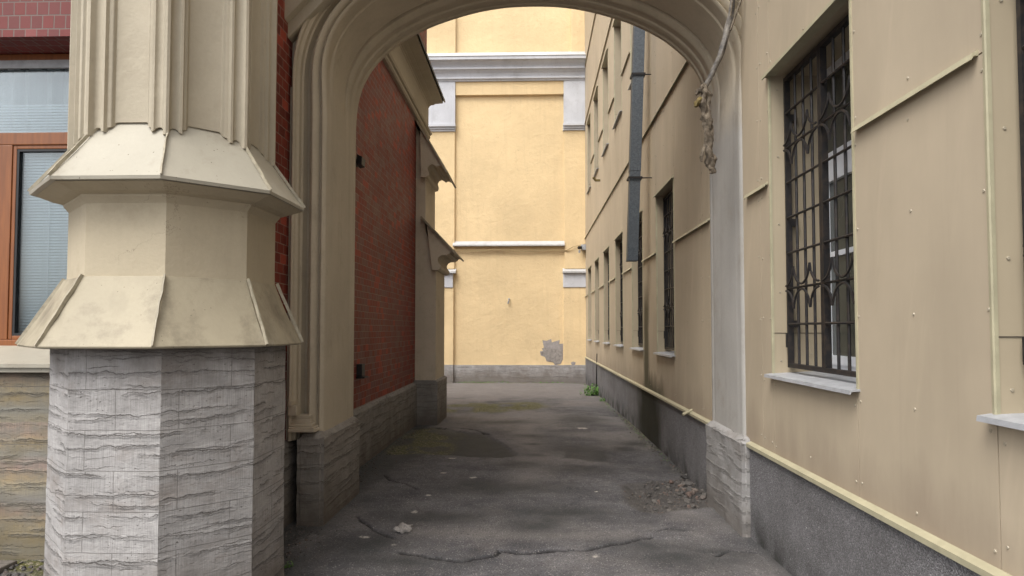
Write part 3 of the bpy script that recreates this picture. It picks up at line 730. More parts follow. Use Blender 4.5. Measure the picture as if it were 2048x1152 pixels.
# fluted shaft
a_s = .54; L2 = a_s * math.tan(PI / 8)
pr_ = [(0, 0), (.013, 0), (.016, .010), (.024, .024), (.036, .033), (.050, .034), (.062, .026), (.066, .017), (.078, .016), (.081, .026), (.086, .034), (.098, .037), (.106, .043), (.112, .056), (.121, .060)]
half = [(d * 1.17, e * 1.0) for d, e in pr_]
side = [(-L2 + d, e) for d, e in half] + [(L2 - d, e) for d, e in half[::-1]][:-1]
shp = []
for k in range(8):
    th = k * PI / 4; n_ = Vector((math.cos(th), math.sin(th))); tt = Vector((-n_.y, n_.x))
    for u, e in side:
        p = Vector((CX - .012, CY)) + n_ * (a_s - e) + tt * u; shp.append((p.x, p.y))
b = MB()
zb_ = [2.398 + (.708 - (a_s - e)) * 1.42 + .024 for k in range(8) for u, e in side]
n_ = len(shp)
b.add([(x, y, z) for (x, y), z in zip(shp, zb_)] + [(x, y, 6.1) for x, y in shp] + [(CX + (x - CX) * .84, CY + (y - CY) * .84, z + .004) for (x, y), z in zip(shp, zb_)],
      [(i, (i + 1) % n_, n_ + (i + 1) % n_, n_ + i) for i in range(n_)] + [(i, (i + 1) % n_, 2 * n_ + (i + 1) % n_, 2 * n_ + i) for i in range(n_)]); b.build('shaft', M['cream'], tur, smooth=35)

# ------------------------------------------------------------------ GATEWAY ARCH
gate = thing('gateway_arch', 'moulded cream plaster arch on stone bases spanning the alley between both buildings', 'arch', (0, 6.1, 0))
hp = [(0, 4.755), (.15, 4.752), (.3, 4.740), (.51, 4.706), (.75, 4.642), (1.0, 4.552), (1.24, 4.425), (1.42, 4.285), (1.55, 4.14), (1.64, 3.975), (1.69, 3.80), (1.708, 3.60), (1.712, 3.4)]
def catmull(P_, n=5):
    out = []
    for i in range(len(P_) - 1):
        p0 = P_[max(i - 1, 0)]; p1 = P_[i]; p2 = P_[i + 1]; p3 = P_[min(i + 2, len(P_) - 1)]
        for k in range(n):
            t_ = k / n
            out.append(tuple(.5 * (2 * p1[j] + (p2[j] - p0[j]) * t_ + (2 * p0[j] - 5 * p1[j] + 4 * p2[j] - p3[j]) * t_ ** 2 + (3 * p1[j] - p0[j] - 3 * p2[j] + p3[j]) * t_ ** 3) for j in range(2)))
    out.append(P_[-1]); return out
hp = [(x, 1.6 + (z - 1.6) * .9935) for x, z in hp]
cr = catmull(hp, 6)
halfp = cr + [(1.712, 3.0), (1.712, 2.0), (1.712, 1.2), (1.712, .70)]
pathL = [(-x, z) for x, z in halfp[::-1]]; pathR = [(x * (1.700 / 1.712), z) for x, z in halfp[1:]]
path = pathL + pathR
def offp(i, o):
    x, z = path[i]; a = path[max(i - 1, 0)]; c = path[min(i + 1, len(path) - 1)]
    d = Vector((c[0] - a[0], c[1] - a[1])).normalized(); n_ = Vector((-d.y, d.x))
    return x + n_.x * o - .005, z + n_.y * o
def wgt(z): q = min(1, max(0, (z - 3.35) / .95)); return q * q * (3 - 2 * q)
stn_ = [(6.62, .30, .30), (6.62, .012, .012), (6.60, 0, 0), (6.555, .0, .0), (6.545, .004, .012), (6.50, .004, .014), (6.49, .0, .006), (6.46, -.002, .004), (6.43, -.002, .010), (6.42, -.002, .024),
        (6.36, -.002, .030), (6.345, -.003, .022), (6.31, -.003, .028), (6.29, -.003, .045), (6.27, -.003, .055), (6.262, -.003, .105), (6.235, -.003, .105), (6.225, -.004, .062),
        (6.10, -.006, .066), (5.85, -.008, .072), (5.80, -.008, .074), (5.79, -.008, .088), (5.74, -.008, .092), (5.73, -.006, .080), (5.66, -.006, .082),
        (5.645, -.006, .082), (5.625, .006, .086), (5.612, .022, .098), (5.625, .036, .108), (5.650, .038, .110), (5.652, .052, .122), (5.628, .060, .128), (5.600, .080, .142), (5.592, .098, .156),
        (5.602, .116, .170), (5.625, .126, .178), (5.665, .130, .182), (5.69, .145, .195), (5.685, .165, .208), (5.655, .180, .218), (5.625, .184, .222), (5.618, .200, .234),
        (5.575, .204, .238), (5.568, .214, .252), (5.560, .222, .262), (5.530, .226, .266), (5.522, .240, .284), (5.530, .250, .296), (5.62, .255, .300)]
b = MB(); rs = []
for (Y_, oj, oc) in stn_:
    ring = []
    for i in range(len(path)):
        wv = wgt(path[i][1]); x, z = offp(i, oj * (1 - wv) + oc * wv); ring.append((x, Y_, z))
    rs.append(ring)
b.rings(rs, close=False)
b.build('arch_ring', M['archring'], gate, smooth=40, recalc=False)
# wall above
b = MB()
for (Y_, st_) in ((5.615, stn_[-1]), (6.615, stn_[0])):
    top = []
    for i in range(len(path)):
        if path[i][1] > 3.0:
            wv = wgt(path[i][1]); o_ = (st_[1] - .02) * (1 - wv) + (st_[2] - .02) * wv; x, z = offp(i, o_); top.append((x, z))
    for (p, q) in zip(top[:-1], top[1:]):
        b.quad((p[0], Y_, p[1]), (q[0], Y_, q[1]), (q[0], Y_, 6.2), (p[0], Y_, 6.2))
    b.quad((-2.0, Y_, 3.0), (top[0][0], Y_, 3.0), (top[0][0], Y_, 6.2), (-2.0, Y_, 6.2))
b.quad((-2.0, 5.615, 6.2), (1.72, 5.615, 6.2), (1.72, 6.615, 6.2), (-2.0, 6.615, 6.2))  # unseen top set low so more light gets behind the arch
b.build('wall_above', M['pier'], gate, recalc=False)
# inner fill of the left pier between ring and brick wall, and moulded foot
b = MB(); b.box(-2.0, -1.975, 5.58, 6.61, .7, 3.6); b.build('pier', M['arch'], gate)
b = MB()
for (o_, z0_, z1_) in ((0, .775, .80), (.014, .80, .815), (.035, .815, .84), (.05, .84, .875), (.058, .875, .905)):
    b.box(-1.955, -1.735 - o_, 5.485 + o_, 5.66, z0_, z1_)
b.build('moulded_foot', M['arch'], gate, bevel=.006)
b = MB(); b.box(-1.957, -1.89, 5.50, 5.60, .905, .985); b.box(-1.957, -1.925, 5.488, 5.58, .985, 1.02); b.build('moulded_foot', M['arch'], gate, bevel=.006)
def rough_block(x0, x1, y0, y1, z0, z1, ch, name, mat, parent, amp=.008, n=26):
    """stone block with chamfered top and chipped faces"""
    bm = bmesh.new(); bmesh.ops.create_cube(bm, size=1)
    bmesh.ops.subdivide_edges(bm, edges=bm.edges[:], cuts=n, use_grid_fill=True)
    off = origin_of(parent)
    for v in bm.verts:
        p = Vector((x0 + (v.co.x + .5) * (x1 - x0), y0 + (v.co.y + .5) * (y1 - y0), z0 + (v.co.z + .5) * (z1 - z0)))
        ins = min(p.x - x0, x1 - p.x, p.y - y0, y1 - p.y)
        p.z = min(p.z, z1 - max(0, ch - ins) * .9)
        q = mnoise.fractal(Vector((p.x * 2.5, p.y * 2.5, p.z * 10)), 1., 2., 5)
        rd = max(0., 1 - abs(q) / .06)
        ctr = Vector(((x0 + x1) / 2, (y0 + y1) / 2, p.z)); dr = (p - ctr); dr.z *= .2; dr.normalize()
        e = amp * mnoise.fractal(p * 7, 1., 2., 4)
        # knocked arrises
        ex = min(p.x - x0, x1 - p.x); ey = min(p.y - y0, y1 - p.y)
        if max(ex, ey) < .03: e -= .010 * (1 + mnoise.noise(p * 11))
        v.co = p + dr * e - off
    me_ = bpy.data.meshes.new(name); bm.normal_update(); bm.to_mesh(me_); bm.free(); me_.materials.append(mat)
    uvbox(me_, off); me_.shade_smooth(); me_.set_sharp_from_angle(angle=R_(35))
    o = bpy.data.objects.new(name, me_); COL.objects.link(o); o.parent = parent; return o
M['stonep'] = travertine('brownish grey tuff', (.32, .295, .265), (.21, .19, .165), (.14, .11, .085), bw=.8, rh=.24)
M['stoner'] = travertine('pale grey tuff', (.38, .37, .36), (.27, .26, .25), (.19, .165, .145), bw=.9, rh=.25)
rough_block(-1.885, -1.665, 5.50, 6.66, -.15, .77, .055, 'pier_base', M['stonep'], gate)
rough_block(1.635, 2.0, 5.50, 6.62, -.15, .745, .05, 'pier_base', M['stoner'], gate, amp=.013)
# gabled hood over the left haunch
b = MB()
def slab(p0, p1, th, y0, y1):
    p0 = Vector(p0); p1 = Vector(p1); d = (p1 - p0).normalized(); n_ = Vector((-d.y, d.x)) * th
    return [(p0.x, p0.y), (p1.x, p1.y), (p1.x + n_.x, p1.y + n_.y), (p0.x + n_.x, p0.y + n_.y)]
b.prism(slab((-2.0, 4.10), (-1.30, 4.83), .16, 0, 0), 'y', 5.42, 5.63)
b.prism(slab((-2.0, 3.98), (-1.36, 4.66), .10, 0, 0), 'y', 5.50, 5.63)
b.build('hood_mould', M['cream'], gate, bevel=.01)
b = MB(); b.prism(slab((-2.0, 4.335), (-1.30, 5.065), .012, 0, 0), 'y', 5.33, 5.62); b.build('hood_flashing', M['whitebright'], gate)

# ------------------------------------------------------------------ RIGHT CLAD BUILDING
XR = 1.72; YEND = 22.22
cl = thing('clad_building', 'long beige panel clad building with grey roughcast plinth and barred windows on the right', 'building', (3, 10, 0))
wins = [(2.607, 1.44), (4.97, 3.70), (9.52, 8.36), (11.85, 10.72), (14.2, 13.07), (16.5, 15.38), (18.85, 17.75), (21.15, 20.05)]
Z0, ZS, ZT, ZU0, ZU1, ZTOP = .715, 1.275, 3.425, 5.75, 7.90, 12.2
upper = set(range(3, 8))
G = .0032; TH = .010
def rivets(m, y0, y1, z0, z1, dense=True):
    m.cur = 1
    n_z = max(2, round((z1 - z0 - .16) / .40) + 1)
    yl = [y0 + .035, y1 - .035]
    if y1 - y0 > .75: yl.insert(1, (y0 + y1) / 2)
    for y in yl:
        for k in range(n_z):
            z = z0 + .08 + (z1 - z0 - .16) * k / (n_z - 1) + random.uniform(-.02, .02)
            m.dome((XR - TH, y + random.uniform(-.006, .006), z), 'x', .0082)
    m.cur = 0
def panel(y0, y1, z0, z1):
    m = MB(); m.cur = 0
    m.box(XR - TH, XR, y0 + G, y1 - G, z0 + G, z1 - G)
    if y0 < 19: rivets(m, y0, y1, z0, z1)
    m.build('cladding_panel', [M['clad'], M['rivet']], cl)
M['rivet'] = simple('painted rivet', (.40, .35, .26), .5)
# columns
edges = [(-2.5, 1.44, None)]
cols = []
ystart = -2.0
cur = ystart
for i, (fy, ny) in enumerate(wins):
    if i == 0: segs = [(ystart, ny)]
    elif i == 2: segs = [(wins[1][0], 5.20), (5.20, 6.69), (6.69, 7.0), (7.0, ny)]
    else: segs = [(wins[i - 1][0], ny)]
    for s in segs: cols.append((s[0], s[1], None))
    cols.append((ny, fy, i))
cols.append((wins[-1][0], YEND, None))
for (y0, y1, wi) in cols:
    if wi is None:
        zs = [Z0, 2.65, 4.535, 6.42, 8.22, ZTOP] if y0 > 4.9 else [Z0, 2.65, 4.535, ZTOP]
        for a_, c_ in zip(zs[:-1], zs[1:]): panel(y0, y1, a_, c_)
    else:
        panel(y0, y1, Z0, ZS)
        if wi in upper:
            panel(y0, y1, ZT, 4.535); panel(y0, y1, 4.535, ZU0); panel(y0, y1, ZU1, ZTOP)
        else:
            panel(y0, y1, ZT, 4.535); panel(y0, y1, 4.535, ZTOP)
# backing wall with openings
b = MB(); xb = XR + .002
ops = [(ny, fy, ZS, ZT) for fy, ny in wins] + [(wins[i][1], wins[i][0], ZU0, ZU1) for i in upper]
yb = sorted({ystart, YEND} | {o[0] for o in ops} | {o[1] for o in ops}); zb = [-.3, ZS, ZT, ZU0, ZU1, ZTOP]
for y0, y1 in zip(yb[:-1], yb[1:]):
    for z0, z1 in zip(zb[:-1], zb[1:]):
        ym, zm = (y0 + y1) / 2, (z0 + z1) / 2
        if any(o[0] < ym < o[1] and o[2] < zm < o[3] for o in ops): continue
        b.quad((xb, y0, z0), (xb, y1, z0), (xb, y1, z1), (xb, y0, z1))
b.quad((xb, ystart, ZTOP), (xb, YEND, ZTOP), (8, YEND, ZTOP), (8, ystart, ZTOP))
b.quad((xb, ystart, -.3), (8, ystart, -.3), (8, ystart, ZTOP), (xb, ystart, ZTOP))
b.quad((xb, YEND, -.3), (8, YEND, -.3), (8, YEND, ZTOP), (xb, YEND, ZTOP))
b.build('backing_wall', M['backing'], cl, recalc=False)
# plinth (slightly bowed line, real thickness) + drip trim
b = MB(); b.box(XR - .022, XR + .3, ystart, 5.52, -.3, Z0 - .03); b.box(XR - .018, XR + .3, 5.52, 18.3, -.3, Z0 - .03); b.box(XR - .03, XR + .3, 18.36, YEND, -.3, Z0 - .02)
b.build('roughcast_plinth', M['rough'], cl)
b = MB()
for (a_, c_) in ((ystart, 2.1), (2.104, 5.50), (6.63, 9.3), (9.304, 11.9), (11.905, 14.3), (14.3, 16.8), (16.81, 19.4), (19.4, YEND)):
    q = random.uniform(0, .004)
    b.prism([(XR - .046 - q, Z0 - .034), (XR - .046 - q, Z0 - .008), (XR - .012, Z0 + .006), (XR, Z0 + .006), (XR, Z0 - .028)], 'y', a_ + .001, c_)
b.build('drip_trim', M['trim'], cl)
def strip(y0, y1, z, closed=True):
    m = MB()
    m.prism([(XR - TH, z + .022), (XR - .034, z + .008), (XR - .044, z - .020), (XR - .038, z - .020), (XR - .028, z - .003), (XR - TH, z - .003)], 'y', y0, y1)
    m.build('joint_strip', M['trim'], cl)
for i, (fy, ny) in enumerate(wins[:-1]):
    nfar = wins[i + 1][1]
    if i == 1:
        strip(fy + .05, 5.50, 2.65); strip(6.66, nfar - .05, 2.65)
    else: strip(fy + .05, nfar - .05, 2.65)
    if i in upper or i == 2: strip(fy + .05, nfar - .05, 6.42)
strip(-1.9, wins[0][1] - .05, 2.65); strip(wins[-1][0] + .04, YEND, 2.65)
strip(6.66, YEND, 4.535); strip(6.66, YEND, 8.22); strip(6.66, YEND, 10.05); strip(ystart, 5.5, 4.535)

DG = .42     # depth of reveal
def arc_pts(c, hw, base, h, n, up=True, a0=0., a1=1.):
    """U curve centred on c: lowest at base, rising h at +-hw (cosh-like), in (y,z)"""
    out = []
    for k in range(n + 1):
        q = a0 + (a1 - a0) * k / n; s = 2 * q - 1
        zz = h * (1 - math.sqrt(max(0, 1 - (abs(s) ** 2.0) * .96))) if abs(s) < 1 else h * .8
        zz = zz * 1.25
        out.append((c + s * hw, base + zz * (1 if up else -1)))
    return out
def window_set(i, fy, ny, z0, z1, big):
    w_ = MB()
    x0, x1 = XR - .004, XR + DG
    w_.quad((x0, fy, z0), (x1, fy, z0), (x1, fy, z1), (x0, fy, z1))
    w_.quad((x0, ny, z0), (x1, ny, z0), (x1, ny, z1), (x0, ny, z1))
    w_.quad((x0, ny, z1), (x1, ny, z1), (x1, fy, z1), (x0, fy, z1))
    w_.quad((x0, ny, z0), (x1, ny, z0), (x1, fy, z0), (x0, fy, z0))
    w_.cur = 1
    for k in range(5):
        z = z0 + .1 + (z1 - z0 - .2) * k / 4
        w_.dome((XR + .045, fy - .001, z), 'y', .008); 
        if big: w_.dome((XR + .26, fy - .001, z + .05), 'y', .007)
    w_.cur = 2
    w_.box(XR + .001, XR + .415, fy - .0035, fy - .001, z0 + .295, z0 + .298)
    wo = w_.build('window', [M['reveal'], M['rivet'], M['backing']], cl, recalc=False)
    # edge trims
    e = MB()
    e.prism([(XR - .016, fy + .018), (XR - .018, fy + .003), (XR - .014, fy - .0035), (XR + .001, fy - .0035), (XR + .001, fy + .018)], 'z', z0, z1 + .01)
    e.prism([(XR - .016, ny - .018), (XR - .018, ny - .003), (XR - .014, ny + .0035), (XR + .001, ny + .0035), (XR + .001, ny - .018)], 'z', z0, z1 + .01)
    e.prism([(XR - .012, z1 + .035), (XR - .05, z1 + .012), (XR - .052, z1 - .014), (XR - .044, z1 - .014), (XR - .04, z1 + .002), (XR + .03, z1 - .003), (XR + .03, z1 + .02)], 'y', ny - .035, fy + .04)
    e.build('edge_trim', M['trim'], wo)
    # sill
    s_ = MB()
    s_.prism([(XR + DG, z0 + .035), (XR + .0, z0 + .012), (XR - .062, z0 + .003), (XR - .065, z0 - .018), (XR - .060, z0 - .018), (XR - .055, z0 - .004), (XR + DG, z0 + .022)], 'y', ny - .03, fy + .035)
    s_.build('sill', M['sill'], wo)
    # pane + sash
    xs0 = XR + DG - .07
    f_ = MB(); wd = .075
    def fr(y0, y1, za, zb, x0_, x1_, wdd):
        f_.box(x0_, x1_, y0, y0 + wdd, za, zb); f_.box(x0_, x1_, y1 - wdd, y1, za, zb)
        f_.box(x0_, x1_, y0 + wdd, y1 - wdd, za, za + wdd); f_.box(x0_, x1_, y0 + wdd, y1 - wdd, zb - wdd, zb)
    fr(ny, fy, z0 + .035, z1, xs0, xs0 + .05, .05)
    zt = z0 + 1.40 if big else z0 + 1.5
    f_.box(xs0 - .004, xs0 + .046, ny + .05, fy - .05, zt, zt + .15)
    ym = (ny + fy) / 2
    f_.box(xs0 - .003, xs0 + .047, ym - .05, ym + .05, z0 + .085, zt)
    for (a_, c_) in ((ny + .05, ym - .05), (ym + .05, fy - .05)):
        fr(a_, c_, z0 + .085, zt, xs0 - .018, xs0 + .03, .06)
        f_.box(xs0 - .012, xs0 + .02, a_ + .06, c_ - .06, z0 + .82, z0 + .855)
    f_.build('sash', M['pvc'], wo)
    g_ = MB(); g_.box(xs0 + .012, xs0 + .018, ny + .04, fy - .04, z0 + .08, z1 - .04); g_.build('pane', M['glass2'], wo)
    if z0 > 4 and i < 6: return
    # grille
    g_ = MB(); xg = XR + .10
    y0, y1 = ny + .03, fy - .03; za, zb = z0 + .055, z1 - .03
    def bar(y0_, y1_, z0_, z1_, d=.02, xo=0): g_.box(xg - d / 2 + xo, xg + d / 2 + xo, y0_, y1_, z0_, z1_)
    bar(y0, y0 + .022, za, zb, .04); bar(y1 - .022, y1, za, zb, .04)
    bar(y0 + .022, y1 - .022, za, za + .03, .038); bar(y0 + .022, y1 - .022, zb - .03, zb, .038)
    bar(ym - .027, ym - .003, za + .03, zb - .03, .04); bar(ym + .003, ym + .027, za + .03, zb - .03, .04)
    hs_ = [za + .305 + .25 * k for k in range(8)]
    hs_ = [h for h in hs_ if h < zb - .2]
    for h in hs_:
        g_.tube([(xg - .012, y0 + .02, h), (xg - .012, ym - .02, h)], .0085, 6); g_.tube([(xg - .012, ym + .02, h), (xg - .012, y1 - .02, h)], .0085, 6)
    for (a_, c_) in ((y0 + .022, ym - .027), (ym + .027, y1 - .022)):
        sp = (c_ - a_) / 4
        for k in (1, 2, 3): g_.tube([(xg, a_ + sp * k, za), (xg, a_ + sp * k, zb)], .0095, 6)
        if big or i < 5:
            for hb in ((hs_[1], hs_[5]) if len(hs_) > 5 else (hs_[1],)):
                for sg in (1, -1):
                    c0 = a_ + sp * 2
                    g_.tube([(xg - .03, y, z) for y, z in arc_pts(c0, sp, hb + sg * .018, .125, 10, sg > 0)], .0085, 5)
                    l = arc_pts(a_, sp, hb + sg * .018, .125, 10, sg > 0, .5, 1.); g_.tube([(xg - .03, y, z) for y, z in l], .0085, 5)
                    l = arc_pts(c_, sp, hb + sg * .018, .125, 10, sg > 0, 0., .5); g_.tube([(xg - .03, y, z) for y, z in l], .0085, 5)
    for z in (za + .28, za + 1.0, za + 1.75):
        g_.box(xg + .02, xg + .06, y1 - .02, y1 + .028, z, z + .05)
    g_.box(xg - .028, xg + .0, y1 - .004, y1 + .008, za + .14, za + .24)
    g_.build('grille', M['grille'], wo, recalc=True)
t = NT('black painted iron')
n = t.noise(t.pos, 22, 5, .6)
M['grille'] = t.done(t.mix(t.mr(n, .45, .65), (.014, .013, .014), (.036, .027, .022)), .55, t.bump(n, .3, .002), .2)
t = NT('dim window glass')
M['glass2'] = t.done(t.mix(t.noise(t.pos, .9, 3), (.075, .08, .066), (.045, .05, .044)), .06, spec=.7)
for i, (fy, ny) in enumerate(wins):
    window_set(i, fy, ny, ZS, ZT, i < 3)
    if i in upper: window_set(i, fy, ny, ZU0, ZU1, False)
# gap, its dark crack drawn by an added black rod in the plinth near the far end
b = MB(); b.tube([(XR - .035, 18.33, -.12), (XR - .04, 18.36, .25), (XR - .035, 18.30, .55), (XR - .02, 18.33, .95)], .012, 6); b.build('crack_tube', M['black'], cl)

# ------------------------------------------------------------------ BACK YELLOW BUILDING
YB = 22.3
yb_ = thing('yellow_building', 'tall yellow plastered wall with white cornice and pilasters closing the alley', 'building', (-2, 24, -.1))
b = MB()
b.quad((-16, YB, -.3), (6, YB, -.3), (6, YB, 17), (-16, YB, 17)); b.build('wall', M['yellow'], yb_, recalc=False)
def bb(nm, mt, bev, *boxes):
    q = MB()
    for (x0, x1, yo, z0, z1) in boxes: q.box(x0, x1, YB - yo, YB + .1, z0, z1)
    q.build(nm, M[mt], yb_, bevel=bev)
for (x0, x1) in ((-3.75, -2.55), (1.0, 2.2)): bb('lower_pilaster', 'yellow', .012, (x0, x1, .10, .40, 2.94))
for (x0, x1) in ((-3.75, -2.525), (1.035, 2.2)): bb('upper_pilaster', 'yellow', .012, (x0, x1, .085, 3.54, 8.14))
bb('frieze_band', 'yellow', .012, (-2.51, 1.02, .12, 9.33, 9.77))
for (x0, x1) in ((-3.75, -2.51), (1.27, 2.2)): bb('top_pilaster', 'yellow', .012, (x0, x1, .11, 10.6, 17))
for (x0, x1) in ((-3.75, -2.51), (1.02, 2.2)):
    b = MB()
    b.box(x0, x1, YB - .16, YB + .1, 8.36, 9.77)
    b.box(x0 - .03, x1 + .0, YB - .13, YB + .1, 8.14, 8.20); b.box(x0 - .02, x1 + .01, YB - .17, YB + .1, 8.20, 8.27); b.box(x0 - .02, x1 + .02, YB - .23, YB + .1, 8.27, 8.36)
    b.build('capital', M['white'], yb_, bevel=.01)
for (x0, x1) in ((-3.75, -2.57), (.99, 2.2)): bb('pilaster_block', 'white', .01, (x0, x1, .13, 2.94, 3.40))
for (x0, x1) in ((-3.8, -2.47), (.975, 2.2)):
    b = MB(); b.prism([(YB, 3.40), (YB - .22, 3.40), (YB - .22, 3.46), (YB, 3.56)], 'x', x0, x1)
    b.build('pilaster_ledge', M['whitebright'], yb_, bevel=.004)
b = MB(); b.prism([(YB - .02, 4.28), (YB - .17, 4.28), (YB - .17, 4.32), (YB - .02, 4.45)], 'x', -2.575, 1.035); b.build('ledge', M['whitebright'], yb_)
b = MB()
b.prism([(YB, 9.77), (YB - .18, 9.77), (YB - .18, 9.80), (YB - .24, 9.83), (YB - .24, 9.88), (YB - .20, 9.90), (YB - .24, 10.0), (YB - .32, 10.08), (YB - .37, 10.10), (YB - .37, 10.15), (YB - .33, 10.17), (YB - .37, 10.23), (YB - .46, 10.31), (YB - .54, 10.35), (YB - .54, 10.44), (YB, 10.44)], 'x', -4.2, 2.2)
b.build('cornice', M['white'], yb_)
b = MB(); b.prism([(YB - .55, 10.441), (YB - .56, 10.455), (YB - .08, 10.75), (YB - .02, 10.75), (YB - .02, 10.441)], 'x', -4.2, 2.2); b.build('cornice_flashing', M['whitebright'], yb_)
b = MB(); b.box(-16, 2.2, YB - .07, YB + .1, -.3, .44); b.box(-3.8, -2.55, YB - .16, YB - .07, -.3, .45); b.box(1.0, 2.2, YB - .16, YB - .07, -.3, .45)
b.build('stone_plinth', M['stoneg'] if 'stoneg' in M else M['stone'], yb_)
for o_ in yb_.children:
    if o_.name.split('.')[0] in ('capital', 'cornice', 'frieze_band', 'top_pilaster', 'cornice_flashing'): o_.location.z -= .10
# lost plaster patch
pp = [(.32, 1.24), (.45, 1.22), (.60, 1.28), (.62, 1.17), (.88, 1.25), (.86, 1.12), (.985, 1.13), (.98, .62), (.90, .47), (.72, .44), (.66, .53), (.45, .56), (.40, .70), (.26, .75), (.24, .88), (.34, .90), (.36, 1.02)]
b = MB(); vs = [(x, YB - .004, z) for x, z in pp] + [(x, YB + .01, z) for x, z in pp]; n_ = len(pp)
b.add(vs, [tuple(range(n_))] + [(i, (i + 1) % n_, n_ + (i + 1) % n_, n_ + i) for i in range(n_)]); b.build('bare_patch', M['grey'], yb_)
pp = [(.30, .98), (.42, 1.0), (.5, .93), (.62, .97), (.75, .95), (.88, .90), (.97, .93), (.97, .63), (.89, .49), (.72, .46), (.65, .55), (.46, .58), (.41, .72), (.28, .77), (.26, .86), (.34, .89)]
b = MB(); vs = [(x, YB - .010 - .006 * random.random(), z) for x, z in pp] + [(x, YB + .01, z) for x, z in pp] + [(.62, YB - .012, .75)]; n_ = len(pp)
b.add(vs, [(i, (i + 1) % n_, 2 * n_) for i in range(n_)] + [(i, (i + 1) % n_, n_ + (i + 1) % n_, n_ + i) for i in range(n_)]); b.build('rough_patch', M['grey2'], yb_, recalc=False)
pp = [(1.22, .52), (1.30, .56), (1.38, .53), (1.36, .46), (1.26, .44)]
b = MB(); vs = [(x, YB - .104, z) for x, z in pp] + [(x, YB - .09, z) for x, z in pp]; n_ = len(pp)
b.add(vs, [tuple(range(n_))] + [(i, (i + 1) % n_, n_ + (i + 1) % n_, n_ + i) for i in range(n_)]); b.build('bare_patch', M['grey'], yb_)

# ------------------------------------------------------------------ THINGS
# zinc duct
dt = thing('ventilation_duct', 'square grey zinc duct hanging on brackets on the clad wall between two barred windows', 'duct', (1.45, 9.9, 2.57))
def dx(z): return 1.425 + (z - 2.57) * (1.55 - 1.425) / 3.4
def rect(z, g=0):
    c = dx(z); h = .076 + g; return [(c - h, 9.9 - h, z), (c + h, 9.9 - h, z), (c + h, 9.9 + h, z), (c - h, 9.9 + h, z)]
b = MB(); b.rings([rect(2.57), rect(3.9)], True, True); b.rings([rect(3.86, .004), rect(6.0, .004)], True, True); b.rings([rect(5.96, 0), rect(9.)], True, True)
b.build('shaft', M['zinc'], dt, bevel=.004)
for z in (3.76, 5.26):
    b = MB(); g = .008; c = dx(z)
    b.box(c - .1, c + .1, 9.9 - .1, 9.9 - .092, z - .015, z + .015); b.box(c - .1, c + .1, 9.9 + .092, 9.9 + .1, z - .015, z + .015)
    b.box(c - .1, c - .092, 9.808, 9.992, z - .015, z + .015); b.box(c + .092, c + .1, 9.808, 9.992, z - .015, z + .015)
    b.tube([(c + .09, 9.84, z), (XR, 9.84, z)], .008); b.build('bracket', M['iron'], dt)
# lagged pipe / torn insulation
def crumple(m, path, r0, n=12, amp=.35, seg=7, seed=0):
    r0 = [q * .8 for q in r0]
    pts = []
    P_ = [Vector(p) for p in path]
    for i in range(len(P_) - 1):
        for k in range(seg): pts.append(P_[i].lerp(P_[i + 1], k / seg))
    pts.append(P_[-1]); rs = []
    for i, p in enumerate(pts):
        d = (pts[min(i + 1, len(pts) - 1)] - pts[max(i - 1, 0)]).normalized(); u = d.cross(Vector((.2, 1, .1))).normalized(); v = d.cross(u)
        q = i / (len(pts) - 1); rr = np.interp(q * (len(r0) - 1), range(len(r0)), r0)
        rs.append([p + (u * math.cos(a) + v * math.sin(a)) * rr * (1 + amp * mnoise.noise(Vector((math.cos(a) * 1.3 + seed, math.sin(a) * 1.3, i * .22))) + amp * .35 * mnoise.noise(Vector((math.cos(a) * 4 + seed, math.sin(a) * 4, i * .7)))) for a in [2 * PI * k / n for k in range(n)]])
    m.rings(rs, True, True)
pl = thing('broken_pipe', 'broken lagged pipe with torn brown wrapping hanging from the right haunch of the arch', 'pipe', (1.40, 5.5, 2.83))
b = MB(); crumple(b, [(1.66, 5.56, 4.42), (1.60, 5.52, 4.12), (1.548, 5.49, 3.93), (1.50, 5.48, 3.78), (1.44, 5.49, 3.64), (1.385, 5.50, 3.54)], [.02, .030, .034, .030, .029, .024], 10, .3)
b.build('sleeve', M['hose'], pl, smooth=50)
b = MB(); crumple(b, [(1.375, 5.5, 3.56), (1.385, 5.5, 3.45), (1.392, 5.5, 3.32), (1.405, 5.5, 3.18), (1.408, 5.5, 3.05), (1.425, 5.5, 2.93), (1.437, 5.5, 2.84)], [.03, .052, .046, .042, .036, .042, .044, .030], 16, .8, 8, 3)
b.build('wrapping', M['lag'], pl, smooth=25)
b = MB(); crumple(b, [(1.375, 5.49, 3.07), (1.35, 5.48, 2.98), (1.345, 5.48, 2.93)], [.014, .022, .012], 8, .8, 5, 5); b.build('torn_flap', M['lag'], pl, smooth=25)
b = MB(); crumple(b, [(1.37, 5.5, 3.53), (1.33, 5.49, 3.50), (1.31, 5.49, 3.47)], [.03, .025, .012], 8, .9, 5, 9); b.build('torn_flap', M['lag'], pl, smooth=25)
b = MB(); crumple(b, [(1.35, 5.49, 3.44), (1.315, 5.48, 3.41), (1.305, 5.48, 3.37)], [.022, .036, .02], 9, .8, 5, 12); b.build('foam', M['foam'], pl, smooth=25)
b = MB()
b.tube([(1.63, 5.50, 4.45), (1.61, 5.49, 4.25), (1.585, 5.47, 4.10)], .007, 5); b.tube([(1.72, 5.46, 4.5), (1.675, 5.46, 4.25), (1.62, 5.45, 4.10), (1.58, 5.46, 3.98)], .009, 5)
b.build('wire', M['lag'], pl)
